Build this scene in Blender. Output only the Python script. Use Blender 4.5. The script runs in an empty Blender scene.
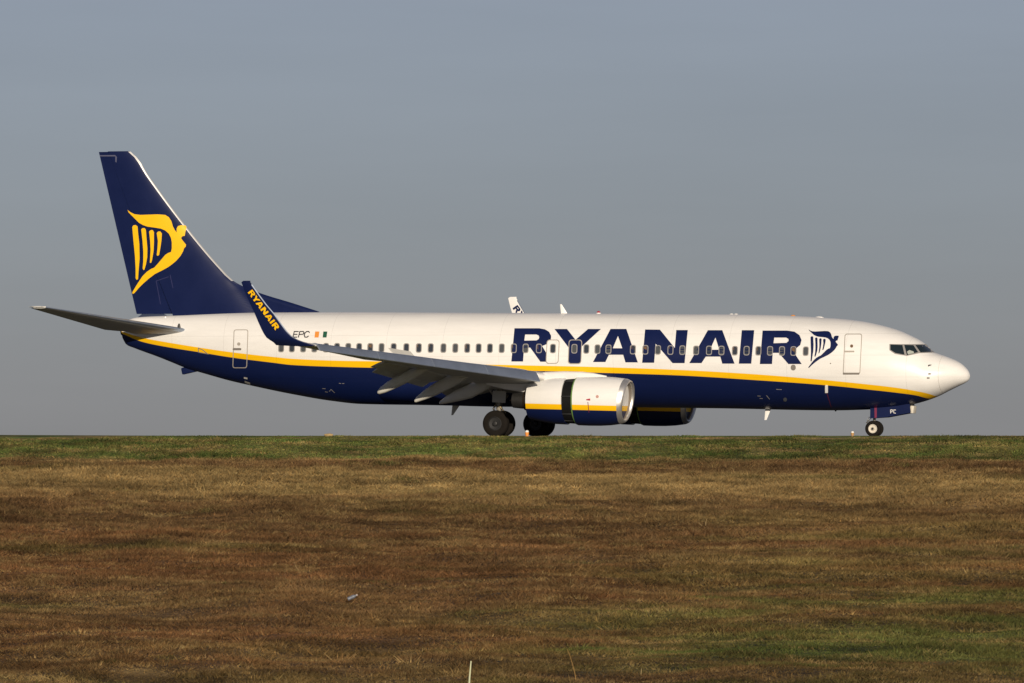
import bpy, bmesh, math, random
import numpy as np
from mathutils import Vector, Matrix
R = math.radians
random.seed(7); rng = np.random.default_rng(11)
scn = bpy.context.scene
COL = scn.collection

# ------------------------------------------------------------------ camera, sky, sun, exposure
W, H = 1024, 683
YAW = R(17.5); DIST = 310.0; FPX = 7233.0; EYE = 0.06; HORIZON = 435.4
FWD = Vector((-math.sin(YAW), math.cos(YAW), 0)); RIGHT = Vector((math.cos(YAW), math.sin(YAW), 0))
CAM = -FWD * DIST + Vector((0, 0, EYE))
PITCH = math.atan((HORIZON - H / 2) / FPX)
cd = bpy.data.cameras.new("camera"); co = bpy.data.objects.new("camera", cd); COL.objects.link(co)
cd.sensor_width = 36; cd.lens = FPX / W * 36; cd.clip_start = 1; cd.clip_end = 30000
co.location = CAM; co.rotation_euler = (R(90) + PITCH, 0, YAW)
scn.camera = co

SUN_EL = R(14.0); SUN_AZ = R(17.5 + 9.0)            # azimuth measured from -Y towards +X (towards the nose)
SDIR = Vector((math.sin(SUN_AZ) * math.cos(SUN_EL), -math.cos(SUN_AZ) * math.cos(SUN_EL), math.sin(SUN_EL)))
w = bpy.data.worlds.new("World"); scn.world = w; w.use_nodes = True
nt = w.node_tree; bg = nt.nodes["Background"]
sky = nt.nodes.new("ShaderNodeTexSky"); sky.sky_type = 'NISHITA'; sky.sun_disc = False
sky.sun_elevation = SUN_EL; sky.sun_rotation = R(180) - SUN_AZ
sky.air_density = 1.0; sky.dust_density = 0.2; sky.ozone_density = 6.0
# thin even overcast veil: most of the sky's colour is washed out of it
hs = nt.nodes.new("ShaderNodeHueSaturation"); hs.inputs["Saturation"].default_value = 0.50
tn = nt.nodes.new("ShaderNodeMix"); tn.data_type = 'RGBA'; tn.blend_type = 'MULTIPLY'; tn.inputs[0].default_value = 1; tn.inputs[7].default_value = (1.092, 1.020, 1.112, 1)
nt.links.new(sky.outputs[0], hs.inputs["Color"]); nt.links.new(hs.outputs[0], tn.inputs[6]); 
wtc = nt.nodes.new("ShaderNodeTexCoord"); wmp = nt.nodes.new("ShaderNodeMapping"); wmp.inputs["Scale"].default_value = (9, 9, 70)
wno = nt.nodes.new("ShaderNodeTexNoise"); wno.inputs["Scale"].default_value = 1.0; wno.inputs["Detail"].default_value = 5; wno.inputs["Roughness"].default_value = 0.55
wmr = nt.nodes.new("ShaderNodeMapRange"); wmr.inputs[1].default_value = 0.3; wmr.inputs[2].default_value = 0.7; wmr.inputs[3].default_value = 0.965; wmr.inputs[4].default_value = 1.035
wmx = nt.nodes.new("ShaderNodeMix"); wmx.data_type = 'RGBA'; wmx.blend_type = 'MULTIPLY'; wmx.inputs[0].default_value = 1
nt.links.new(wtc.outputs["Generated"], wmp.inputs[0]); nt.links.new(wmp.outputs[0], wno.inputs["Vector"]); nt.links.new(wno.outputs[0], wmr.inputs[0])
nt.links.new(tn.outputs[2], wmx.inputs[6]); nt.links.new(wmr.outputs[0], wmx.inputs[7]); nt.links.new(wmx.outputs[2], bg.inputs[0])
bg.inputs[1].default_value = 0.05
sd = bpy.data.lights.new("sun", 'SUN'); so = bpy.data.objects.new("sun", sd); COL.objects.link(so)
sd.energy = 4.5; sd.angle = R(0.5); sd.color = (1.0, 0.865, 0.685)
so.rotation_euler = SDIR.to_track_quat('Z', 'Y').to_euler(); so.location = (60, -120, 60)
vs = scn.view_settings; vs.view_transform = 'Standard'; vs.look = 'None'; vs.gamma = 1; vs.exposure = 0.0
vs.use_curve_mapping = False

# ------------------------------------------------------------------ helpers
def at(px, py, Y):
    """the point of the world plane y = Y that the photograph shows at pixel px, py"""
    u = (px - W / 2) / FPX; v = (H / 2 - py) / FPX
    f = FWD * math.cos(PITCH) + Vector((0, 0, math.sin(PITCH)))
    up = -FWD * math.sin(PITCH) + Vector((0, 0, math.cos(PITCH)))
    d = f + RIGHT * u + up * v
    t = (Y - CAM.y) / d.y
    return CAM + d * t

def pchip(xs, ys):
    xs = np.array(xs, float); ys = np.array(ys, float)
    o = np.argsort(xs); xs = xs[o]; ys = ys[o]
    h = np.diff(xs); d = np.diff(ys) / h; m = np.zeros_like(ys)
    for i in range(1, len(xs) - 1):
        if d[i-1] * d[i] > 0:
            w1 = 2*h[i] + h[i-1]; w2 = h[i] + 2*h[i-1]
            m[i] = (w1 + w2) / (w1 / d[i-1] + w2 / d[i])
    m[0] = d[0]; m[-1] = d[-1]
    def f(x):
        x = np.clip(x, xs[0], xs[-1]); i = np.clip(np.searchsorted(xs, x) - 1, 0, len(h) - 1)
        t = (x - xs[i]) / h[i]
        return ((1+2*t)*(1-t)**2*ys[i] + t*(1-t)**2*h[i]*m[i] + t*t*(3-2*t)*ys[i+1] + t*t*(t-1)*h[i]*m[i+1])
    return f

def setp(o, label=None, cat=None, group=None, kind=None):
    for k, v in (("label", label), ("category", cat), ("group", group), ("kind", kind)):
        if v: o[k] = v
    return o

def empty(name, loc=(0, 0, 0)):
    o = bpy.data.objects.new(name, None); o.location = loc; o.empty_display_size = 0.3; COL.objects.link(o); return o

def obj(name, bm, mats, parent=None, smooth=True, autosharp=40, recalc=True):
    if recalc: bmesh.ops.recalc_face_normals(bm, faces=bm.faces[:])
    me = bpy.data.meshes.new(name)
    if smooth:
        for f in bm.faces: f.smooth = True
        for e in bm.edges:
            if len(e.link_faces) == 2 and e.calc_face_angle(0) > R(autosharp): e.smooth = False
    bm.to_mesh(me); bm.free()
    if not isinstance(mats, (list, tuple)): mats = [mats]
    for m in mats: me.materials.append(m)
    o = bpy.data.objects.new(name, me); COL.objects.link(o)
    if parent: o.parent = parent; 
    return o

def loft(bm, rings, close=True, cap0=True, cap1=True, mat=0, matf=None):
    vr = [[bm.verts.new(p) for p in r] for r in rings]
    n = len(vr[0])
    for i in range(len(vr) - 1):
        for j in range(n if close else n - 1):
            k = (j + 1) % n
            try:
                f = bm.faces.new((vr[i][j], vr[i][k], vr[i+1][k], vr[i+1][j]))
                f.material_index = matf(i, j) if matf else mat
            except ValueError: pass
    for c, r in ((cap0, vr[0]), (cap1, vr[-1])):
        if c:
            try: f = bm.faces.new(r); f.material_index = matf(-1, 0) if matf else mat
            except ValueError: pass
    return vr

def tube(bm, pts, rad, seg=10, mat=0):
    pts = [Vector(p) for p in pts]
    rads = rad if isinstance(rad, (list, tuple)) else [rad] * len(pts)
    rings = []
    for i, p in enumerate(pts):
        t = (pts[min(i+1, len(pts)-1)] - pts[max(i-1, 0)]).normalized()
        a = t.cross(Vector((0, 0, 1)));
        if a.length < 1e-3: a = t.cross(Vector((1, 0, 0)))
        a.normalize(); b = t.cross(a)
        rings.append([p + (a*math.cos(q) + b*math.sin(q)) * rads[i] for q in [2*math.pi*k/seg for k in range(seg)]])
    loft(bm, rings, mat=mat)

def box(bm, c, s, rot=None, bev=0.0, mat=0):
    m = Matrix.Translation(Vector(c)) @ (rot.to_4x4() if rot is not None else Matrix.Identity(4)) @ Matrix.Diagonal((*s, 1))
    r = bmesh.ops.create_cube(bm, size=1, matrix=m)
    fs = list({f for v in r['verts'] for f in v.link_faces})
    for f in fs: f.material_index = mat
    if bev:
        es = list({e for v in r['verts'] for e in v.link_edges})
        bmesh.ops.bevel(bm, geom=es, offset=bev, segments=2, affect='EDGES', profile=0.6)

def revolve(bm, prof, axis_o, axis_d, seg=32, mat=0, matf=None, closed=False):
    """prof: (distance along the axis, radius)"""
    d = Vector(axis_d).normalized(); a = d.cross(Vector((0, 0, 1)))
    if a.length < 1e-3: a = d.cross(Vector((1, 0, 0)))
    a.normalize(); b = a.cross(d)
    rings = [[Vector(axis_o) + d*s + (a*math.cos(q) + b*math.sin(q))*max(r, 1e-4) for q in [2*math.pi*k/seg for k in range(seg)]] for s, r in prof]
    if closed: rings.append(rings[0]); 
    loft(bm, rings, cap0=not closed, cap1=not closed, mat=mat, matf=matf)
    if closed: bmesh.ops.remove_doubles(bm, verts=bm.verts[:], dist=1e-5)

# ------------------------------------------------------------------ materials
def mat(name, col, rough=0.5, metal=0.0, coat=0.0, spec=0.5, noise=0.0, nscale=3.0, bump=0.0, bscale=20.0, trans=0.0, stretch=None):
    m = bpy.data.materials.new(name); m.use_nodes = True; t = m.node_tree
    b = t.nodes["Principled BSDF"]
    b.inputs["Base Color"].default_value = (*col, 1); b.inputs["Roughness"].default_value = rough
    b.inputs["Metallic"].default_value = metal; b.inputs["Coat Weight"].default_value = coat
    b.inputs["Coat Roughness"].default_value = 0.08
    b.inputs["Specular IOR Level"].default_value = spec; b.inputs["Transmission Weight"].default_value = trans
    tc = t.nodes.new("ShaderNodeTexCoord"); src = tc.outputs["Object"]
    if stretch:
        mp = t.nodes.new("ShaderNodeMapping"); mp.inputs["Scale"].default_value = stretch
        t.links.new(src, mp.inputs[0]); src = mp.outputs[0]
    if noise:
        n = t.nodes.new("ShaderNodeTexNoise"); n.inputs["Scale"].default_value = nscale; n.inputs["Detail"].default_value = 6
        n.inputs["Roughness"].default_value = 0.65
        t.links.new(src, n.inputs["Vector"])
        mr = t.nodes.new("ShaderNodeMapRange"); mr.inputs[1].default_value = 0.25; mr.inputs[2].default_value = 0.75
        mr.inputs[3].default_value = 1 - noise; mr.inputs[4].default_value = 1 + noise * 0.5
        t.links.new(n.outputs[0], mr.inputs[0])
        mx = t.nodes.new("ShaderNodeMix"); mx.data_type = 'RGBA'; mx.blend_type = 'MULTIPLY'; mx.inputs[0].default_value = 1
        mx.inputs[6].default_value = (*col, 1); t.links.new(mr.outputs[0], mx.inputs[7]); t.links.new(mx.outputs[2], b.inputs["Base Color"])
        mr2 = t.nodes.new("ShaderNodeMapRange"); mr2.inputs[3].default_value = max(rough - 0.08, 0.03); mr2.inputs[4].default_value = min(rough + 0.12, 1)
        t.links.new(n.outputs[0], mr2.inputs[0]); t.links.new(mr2.outputs[0], b.inputs["Roughness"])
    if bump:
        n = t.nodes.new("ShaderNodeTexNoise"); n.inputs["Scale"].default_value = bscale; n.inputs["Detail"].default_value = 4
        t.links.new(src, n.inputs["Vector"])
        bp = t.nodes.new("ShaderNodeBump"); bp.inputs["Strength"].default_value = bump; bp.inputs["Distance"].default_value = 0.02
        t.links.new(n.outputs[0], bp.inputs["Height"]); t.links.new(bp.outputs[0], b.inputs["Normal"])
    return m

WHITE = (0.78, 0.77, 0.75); YELLOW = (0.88, 0.50, 0.004); NAVY = (0.0045, 0.0105, 0.056)
M_white = mat("white_paint", WHITE, 0.32, coat=0.4, noise=0.05, nscale=1.2)
M_navy = mat("navy_paint", NAVY, 0.38, spec=0.25, noise=0.12, nscale=1.0)
M_yellow = mat("yellow_paint", YELLOW, 0.4, noise=0.03)
M_grey = mat("wing_grey_paint", (0.53, 0.53, 0.51), 0.45, noise=0.16, nscale=1.6, stretch=(0.5, 2.5, 2.5))
M_grey2 = mat("flap_grey_paint", (0.50, 0.50, 0.46), 0.5, noise=0.2, nscale=2.5)
M_lgrey = mat("light_grey_paint", (0.58, 0.57, 0.52), 0.45, noise=0.12, nscale=2.0)
M_slat = mat("worn_bare_aluminium", (0.40, 0.46, 0.56), 0.34, metal=0.8, noise=0.10, nscale=2.0)
M_lip = mat("polished_aluminium", (0.74, 0.72, 0.69), 0.40, metal=0.85, noise=0.05, nscale=3.0)
M_dark = mat("dark_metal", (0.03, 0.029, 0.028), 0.5, metal=0.4, noise=0.3, nscale=5)
M_bronze = mat("heat_stained_steel", (0.075, 0.052, 0.038), 0.45, metal=0.7, noise=0.3, nscale=3)
M_black = mat("black_cascade", (0.008, 0.008, 0.008), 0.7, spec=0.12, noise=0.3, nscale=8)
M_green = mat("green_primer", (0.16, 0.30, 0.08), 0.6, noise=0.3, nscale=9)
M_tyre = mat("tyre_rubber", (0.011, 0.009, 0.0075), 0.85, spec=0.15, noise=0.35, nscale=4, bump=0.1, bscale=30)
M_hub = mat("hub_grey", (0.022, 0.022, 0.023), 0.5, metal=0.3, noise=0.3, nscale=8)
M_hubw = mat("hub_white", (0.62, 0.58, 0.50), 0.5, noise=0.2, nscale=8)
M_strut = mat("gear_strut_grey", (0.26, 0.24, 0.20), 0.4, noise=0.3, nscale=6)
M_steel = mat("bright_steel", (0.7, 0.66, 0.55), 0.25, metal=0.8)
M_glass = mat("cockpit_glass", (0.012, 0.02, 0.024), 0.06, coat=0.6, spec=0.6)
M_gasket = mat("window_gasket", (0.10, 0.095, 0.085), 0.6)
M_frame = mat("window_surround_grey", (0.27, 0.26, 0.25), 0.4)
M_pane = mat("cabin_pane_dark", (0.035, 0.042, 0.052), 0.12, coat=0.3)
M_pane2 = mat("cabin_pane_grey", (0.070, 0.076, 0.080), 0.14, coat=0.3)
M_pane3 = mat("cabin_pane_warm_tint", (0.15, 0.09, 0.05), 0.3)  # warm tint paints in sunlight inside the cabin; the front door window shares it
M_seam = mat("door_seam_grey", (0.36, 0.33, 0.29), 0.5)
M_seamlo = mat("door_sill_grey", (0.20, 0.18, 0.16), 0.5)
M_red = mat("red_paint", (0.38, 0.03, 0.05), 0.5)
M_orange = mat("orange_paint", (0.72, 0.27, 0.045), 0.5)
M_flaggreen = mat("flag_green", (0.012, 0.09, 0.05), 0.5)
M_ltr = mat("lettering_navy", (0.0055, 0.0115, 0.060), 0.38, spec=0.25, noise=0.06)

def livery(name, white=WHITE, seams=True):
    """white above, yellow cheat line, navy below; the line's course is stored on the mesh as 'band'"""
    m = bpy.data.materials.new(name); m.use_nodes = True; t = m.node_tree; b = t.nodes["Principled BSDF"]
    at_ = t.nodes.new("ShaderNodeAttribute"); at_.attribute_name = "band"
    def gt(v, s=0.03):
        n = t.nodes.new("ShaderNodeMapRange"); n.inputs[1].default_value = v - s; n.inputs[2].default_value = v + s
        t.links.new(at_.outputs["Fac"], n.inputs[0]); return n.outputs[0]
    def mixc(fac, a, c, mode='MIX'):
        n = t.nodes.new("ShaderNodeMix"); n.data_type = 'RGBA'; n.blend_type = mode
        for s, v in ((0, fac), (6, a), (7, c)):
            if hasattr(v, "links") or isinstance(v, bpy.types.NodeSocket): t.links.new(v, n.inputs[s])
            else: n.inputs[s].default_value = v if s == 0 else (*v, 1)
        return n.outputs[2]
    c = mixc(gt(0.0), NAVY, YELLOW); c = mixc(gt(1.0), c, white)
    tc = t.nodes.new("ShaderNodeTexCoord")
    mp = t.nodes.new("ShaderNodeMapping"); mp.inputs["Scale"].default_value = (0.35, 1, 2.2); t.links.new(tc.outputs["Object"], mp.inputs[0])
    no = t.nodes.new("ShaderNodeTexNoise"); no.inputs["Scale"].default_value = 1.5; no.inputs["Detail"].default_value = 7; no.inputs["Roughness"].default_value = 0.7
    t.links.new(mp.outputs[0], no.inputs["Vector"])
    mr = t.nodes.new("ShaderNodeMapRange"); mr.inputs[1].default_value = 0.3; mr.inputs[2].default_value = 0.75
    mr.inputs[3].default_value = 0.93; mr.inputs[4].default_value = 1.03; t.links.new(no.outputs[0], mr.inputs[0])
    c = mixc(1.0, c, mr.outputs[0], 'MULTIPLY')
    if seams:
        sp = t.nodes.new("ShaderNodeSeparateXYZ"); t.links.new(tc.outputs["Object"], sp.inputs[0])
        def line(sock, period, width, off=0.0):
            a = t.nodes.new("ShaderNodeMath"); a.operation = 'ADD'; a.inputs[1].default_value = off + 200 * period; t.links.new(sock, a.inputs[0])
            d = t.nodes.new("ShaderNodeMath"); d.operation = 'PINGPONG'; d.inputs[1].default_value = period / 2; t.links.new(a.outputs[0], d.inputs[0])
            l = t.nodes.new("ShaderNodeMath"); l.operation = 'LESS_THAN'; l.inputs[1].default_value = width; t.links.new(d.outputs[0], l.inputs[0]); return l.outputs[0]
        lx = line(sp.outputs[0], 2.54, 0.006); lz = line(sp.outputs[2], 0.92, 0.005, 0.25)
        mx = t.nodes.new("ShaderNodeMath"); mx.operation = 'MAXIMUM'; t.links.new(lx, mx.inputs[0]); t.links.new(lz, mx.inputs[1])
        ml = t.nodes.new("ShaderNodeMath"); ml.operation = 'MULTIPLY'; ml.inputs[1].default_value = 0.32; t.links.new(mx.outputs[0], ml.inputs[0])
        c = mixc(ml.outputs[0], c, (0.25, 0.24, 0.23), 'MULTIPLY')
    t.links.new(c, b.inputs["Base Color"])
    mr = t.nodes.new("ShaderNodeMapRange"); mr.inputs[3].default_value = 0.26; mr.inputs[4].default_value = 0.46
    t.links.new(no.outputs[0], mr.inputs[0]); t.links.new(mr.outputs[0], b.inputs["Roughness"])
    b.inputs["Coat Weight"].default_value = 0.12; b.inputs["Coat Roughness"].default_value = 0.12; b.inputs["Specular IOR Level"].default_value = 0.35
    bn = t.nodes.new("ShaderNodeTexNoise"); bn.inputs["Scale"].default_value = 1.1; bn.inputs["Detail"].default_value = 3
    t.links.new(tc.outputs["Object"], bn.inputs["Vector"])
    bp = t.nodes.new("ShaderNodeBump"); bp.inputs["Strength"].default_value = 0.12; bp.inputs["Distance"].default_value = 0.05
    t.links.new(bn.outputs[0], bp.inputs["Height"]); t.links.new(bp.outputs[0], b.inputs["Normal"])
    return m
M_livery = livery("fuselage_livery"); M_nacelle = livery("nacelle_livery", seams=False)

# ------------------------------------------------------------------ the ground
Y_EDGE = -12.0
PROF = [(-3000, -2.5), (-700, -2.2), (-330, -1.9), (-290, -1.75), (-250, -2.6), (-210, -4.6), (-180, -5.45), (-155, -5.25), (-140, -4.87),
        (-100, -3.62), (-60, -2.30), (-30, -1.25), (-23.2, -1.02), (-21.6, -0.93), (-17, -0.36), (-13.6, -0.04), (-12.5, 0.03), (-11.6, 0.0), (-8, 0.0)]
prof_f = pchip([p[0] for p in PROF], [p[1] for p in PROF])
_tab = rng.random((256, 256))
def vnoise(x, y):
    xi = np.floor(x).astype(int); yi = np.floor(y).astype(int); fx = x - xi; fy = y - yi
    fx = fx*fx*(3-2*fx); fy = fy*fy*(3-2*fy); g = lambda a, b: _tab[a % 256, b % 256]
    return (g(xi, yi)*(1-fx) + g(xi+1, yi)*fx)*(1-fy) + (g(xi, yi+1)*(1-fx) + g(xi+1, yi+1)*fx)*fy - .5
def bumpy(x, y):
    a = (np.sin(x*0.21 + y*0.13) * np.sin(y*0.17 - x*0.05 + 1.3) * 0.10 + np.sin(x*0.53 + 2.0) * np.sin(y*0.47 + x*0.1) * 0.05)
    fade = np.clip((-14 - y) / 12, 0, 1) * np.clip((y + 300) / 60, 0, 1)
    r = vnoise(x/3.1 + 7, y/4.3)*.22 + vnoise(x/1.3, y/1.7 + 9)*.11
    return (a + r) * fade + np.clip((-x - 6) / 14, 0, 1) * 0.06 * np.clip((y + 40) / 20, 0, 1) * (y < -9)
def ground_z(x, y):
    x = np.asarray(x, float); y = np.asarray(y, float)
    return np.where(y > -8, 0.0, prof_f(y)) + bumpy(x, y)

def field_material(name, blades):
    m = bpy.data.materials.new(name); m.use_nodes = True; t = m.node_tree; b = t.nodes["Principled BSDF"]
    L = t.links.new
    geo = t.nodes.new("ShaderNodeNewGeometry"); sp = t.nodes.new("ShaderNodeSeparateXYZ"); L(geo.outputs["Position"], sp.inputs[0])
    def noise(scale, detail=4, rough=0.6, off=0.0, sc=(1, 1, 0)):
        mp = t.nodes.new("ShaderNodeMapping"); mp.inputs["Location"].default_value = (off, off * 0.7, 0); mp.inputs["Scale"].default_value = sc
        L(geo.outputs["Position"], mp.inputs[0])
        n = t.nodes.new("ShaderNodeTexNoise"); n.inputs["Scale"].default_value = scale; n.inputs["Detail"].default_value = detail; n.inputs["Roughness"].default_value = rough
        L(mp.outputs[0], n.inputs["Vector"]); return n.outputs[0]
    def rng_(s, a, c, lo=0.0, hi=1.0):
        n = t.nodes.new("ShaderNodeMapRange"); n.interpolation_type = 'SMOOTHSTEP'
        for i, v in enumerate((a, c, lo, hi)): n.inputs[i+1].default_value = v
        L(s, n.inputs[0]); return n.outputs[0]
    def ma(op, a, c):
        n = t.nodes.new("ShaderNodeMath"); n.operation = op; n.use_clamp = False
        for i, v in enumerate((a, c)):
            if isinstance(v, (int, float)): n.inputs[i].default_value = v
            else: L(v, n.inputs[i])
        return n.outputs[0]
    def mixc(f, a, c, mode='MIX'):
        n = t.nodes.new("ShaderNodeMix"); n.data_type = 'RGBA'; n.blend_type = mode; n.clamp_factor = True
        for s, v in ((0, f), (6, a), (7, c)):
            if isinstance(v, bpy.types.NodeSocket): L(v, n.inputs[s])
            else: n.inputs[s].default_value = v if s == 0 else (*v, 1)
        return n.outputs[2]
    TAN = (0.300, 0.210, 0.086); BROWN = (0.132, 0.077, 0.034); RUST = (0.148, 0.074, 0.031); GREEN = (0.078, 0.108, 0.026); DARK = (0.066, 0.040, 0.020); OLIVE = (0.150, 0.112, 0.038)
    x, y = sp.outputs[0], sp.outputs[1]
    big = noise(0.055, 5, 0.62, 13.0, (0.55, 1, 0)); mid = noise(0.16, 6, 0.68, 31.0, (0.55, 1, 0)); fine = noise(1.3, 5, 0.7, 5.0, (0.7, 1, 0)); g1 = noise(0.10, 6, 0.66, 77.0, (0.5, 1, 0))
    yj = ma('ADD', y, ma('MULTIPLY', ma('SUBTRACT', mid, 0.5), 34.0))
    yj = ma('ADD', yj, ma('MULTIPLY', x, 0.15))
    # distance bands: a tan swathe below the verge, a dark swathe across the middle, mixed grass at the foot of the slope
    tan_band = ma('MULTIPLY', rng_(yj, -62, -44), rng_(yj, -28, -34))
    tan_f = ma('ADD', ma('MULTIPLY', tan_band, 0.78), rng_(mid, 0.52, 0.74, 0, 0.75))
    c = mixc(tan_f, BROWN, TAN)
    q = ma('ADD', x, ma('MULTIPLY', y, 0.315))
    low = ma('MULTIPLY', rng_(yj, -106, -128), rng_(q, -9, 3, 0.45, 1.0))
    c = mixc(ma('MULTIPLY', rng_(big, 0.40, 0.55), ma('MULTIPLY', rng_(yj, -62, -85), 0.85)), c, RUST)
    c = mixc(ma('MULTIPLY', low, rng_(g1, 0.40, 0.60, 0, 0.9)), c, OLIVE)
    c = mixc(ma('MULTIPLY', rng_(g1, 0.56, 0.68), ma('ADD', ma('MULTIPLY', low, 0.7), 0.34)), c, GREEN)
    c = mixc(ma('MULTIPLY', ma('MULTIPLY', rng_(q, 2, 9), rng_(yj, -50, -75)), rng_(mid, 0.40, 0.62, 0, 0.75)), c, OLIVE)
    rightg = ma('MULTIPLY', ma('MULTIPLY', rng_(q, -2, 7), rng_(yj, -92, -108)), rng_(g1, 0.43, 0.57, 0, 0.70))
    c = mixc(rightg, c, GREEN)
    c = mixc(rng_(noise(0.22, 5, 0.7, 51.0, (0.4, 1, 0)), 0.56, 0.72, 0, 0.6), c, DARK)
    # the green verge
    yv = ma('ADD', y, ma('MULTIPLY', ma('SUBTRACT', noise(0.5, 3, 0.6, 3.0), 0.5), 1.6))
    vg = rng_(yv, -21.4, -20.5)
    vcol = mixc(rng_(noise(0.7, 5, 0.75, 9.0, (0.5, 1, 0)), 0.42, 0.62, 0.15, 0.9), (0.074, 0.116, 0.026), (0.150, 0.134, 0.042))
    vcol = mixc(rng_(noise(0.9, 4, 0.7, 19.0, (0.3, 1, 0)), 0.52, 0.66, 0, 0.85), vcol, TAN)
    c = mixc(vg, c, vcol)
    edge = ma('MULTIPLY', rng_(yv, -23.0, -22.0), rng_(yv, -20.8, -21.5))
    c = mixc(ma('MULTIPLY', edge, 0.7), c, TAN)
    c = mixc(1.0, c, rng_(noise(0.42, 6, 0.78, 23.0, (0.6, 1, 0)), 0.32, 0.70, 0.50, 1.55), 'MULTIPLY')
    c = mixc(1.0, c, rng_(noise(0.13, 4, 0.6, 203.0, (0.45, 1, 0)), 0.36, 0.64, 0.78, 1.22), 'MULTIPLY')
    c = mixc(rng_(noise(0.6, 6, 0.78, 63.0, (0.5, 1, 0)), 0.50, 0.64, 0, 0.75), c, TAN)
    c = mixc(rng_(noise(0.35, 6, 0.75, 143.0, (0.5, 1, 0)), 0.60, 0.70, 0, 0.6), c, GREEN)
    c = mixc(1.0, c, rng_(fine, 0.36, 0.66, 0.74, 1.34), 'MULTIPLY')
    if blades:
        a = t.nodes.new("ShaderNodeAttribute"); a.attribute_name = "tint"
        c = mixc(1.0, c, a.outputs["Color"], 'MULTIPLY')
    # bare earth and dry turf on the far side of the paved strip read the same way
    L(c, b.inputs["Base Color"]); b.inputs["Roughness"].default_value = 0.85; b.inputs["Specular IOR Level"].default_value = 0.15
    if blades:
        tr = t.nodes.new("ShaderNodeBsdfTranslucent"); L(c, tr.inputs[0])
        ms = t.nodes.new("ShaderNodeMixShader"); ms.inputs[0].default_value = 0.25
        L(b.outputs[0], ms.inputs[1]); L(tr.outputs[0], ms.inputs[2]); L(ms.outputs[0], t.nodes["Material Output"].inputs[0])
    return m
M_field = field_material("dry_turf_ground", False); M_blade = field_material("dry_grass_blades", True)
M_asphalt = mat("asphalt", (0.045, 0.043, 0.04), 0.85, noise=0.25, nscale=0.4, bump=0.3, bscale=12)

xs = np.unique(np.concatenate([np.linspace(-4000, -200, 12), np.linspace(-200, -60, 15), np.arange(-60, 110, 0.7), np.linspace(110, 300, 20), np.linspace(300, 4000, 12)]))
ys = np.unique(np.concatenate([np.linspace(-3000, -320, 10), np.linspace(-320, -175, 40), np.arange(-175, -26, 0.7), np.arange(-26, -7.9, 0.35), np.linspace(-8, 60, 12), np.linspace(60, 6000, 14)]))
XX, YY = np.meshgrid(xs, ys); ZZ = ground_z(XX, YY)
ZZ = ZZ - .05 * np.clip((-13.5 - YY)/2, 0, 1)
ZZ = np.where(YY > 60, -0.25 * np.clip((YY - 60) / 60, 0, 1), ZZ)
me = bpy.data.meshes.new("ground")
nx, ny = len(xs), len(ys)
idx = np.arange(nx * ny).reshape(ny, nx)
quads = np.stack([idx[:-1, :-1], idx[:-1, 1:], idx[1:, 1:], idx[1:, :-1]], -1).reshape(-1, 4)
me.from_pydata(np.stack([XX, YY, ZZ], -1).reshape(-1, 3).tolist(), [], quads.tolist())
me.polygons.foreach_set("use_smooth", np.ones(len(me.polygons), bool)); me.materials.append(M_field)
g = bpy.data.objects.new("ground", me); COL.objects.link(g); setp(g, "dry brown and green grass bank rising to the paved strip", "ground", kind="structure")

bm = bmesh.new()
tx = np.concatenate([[-4000, -600], np.arange(-200, 201, 50), [600, 4000]])
rows = [[(float(x), y, z) for x in tx] for y, z in ((-11.2, 0.012), (-4, 0.02), (4, 0.02), (11.5, 0.012))]
loft(bm, rows, close=False, cap0=False, cap1=False)
o = obj("taxiway", bm, M_asphalt, smooth=False); setp(o, "dark asphalt taxiway strip under the aircraft", "taxiway", kind="structure")

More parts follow.
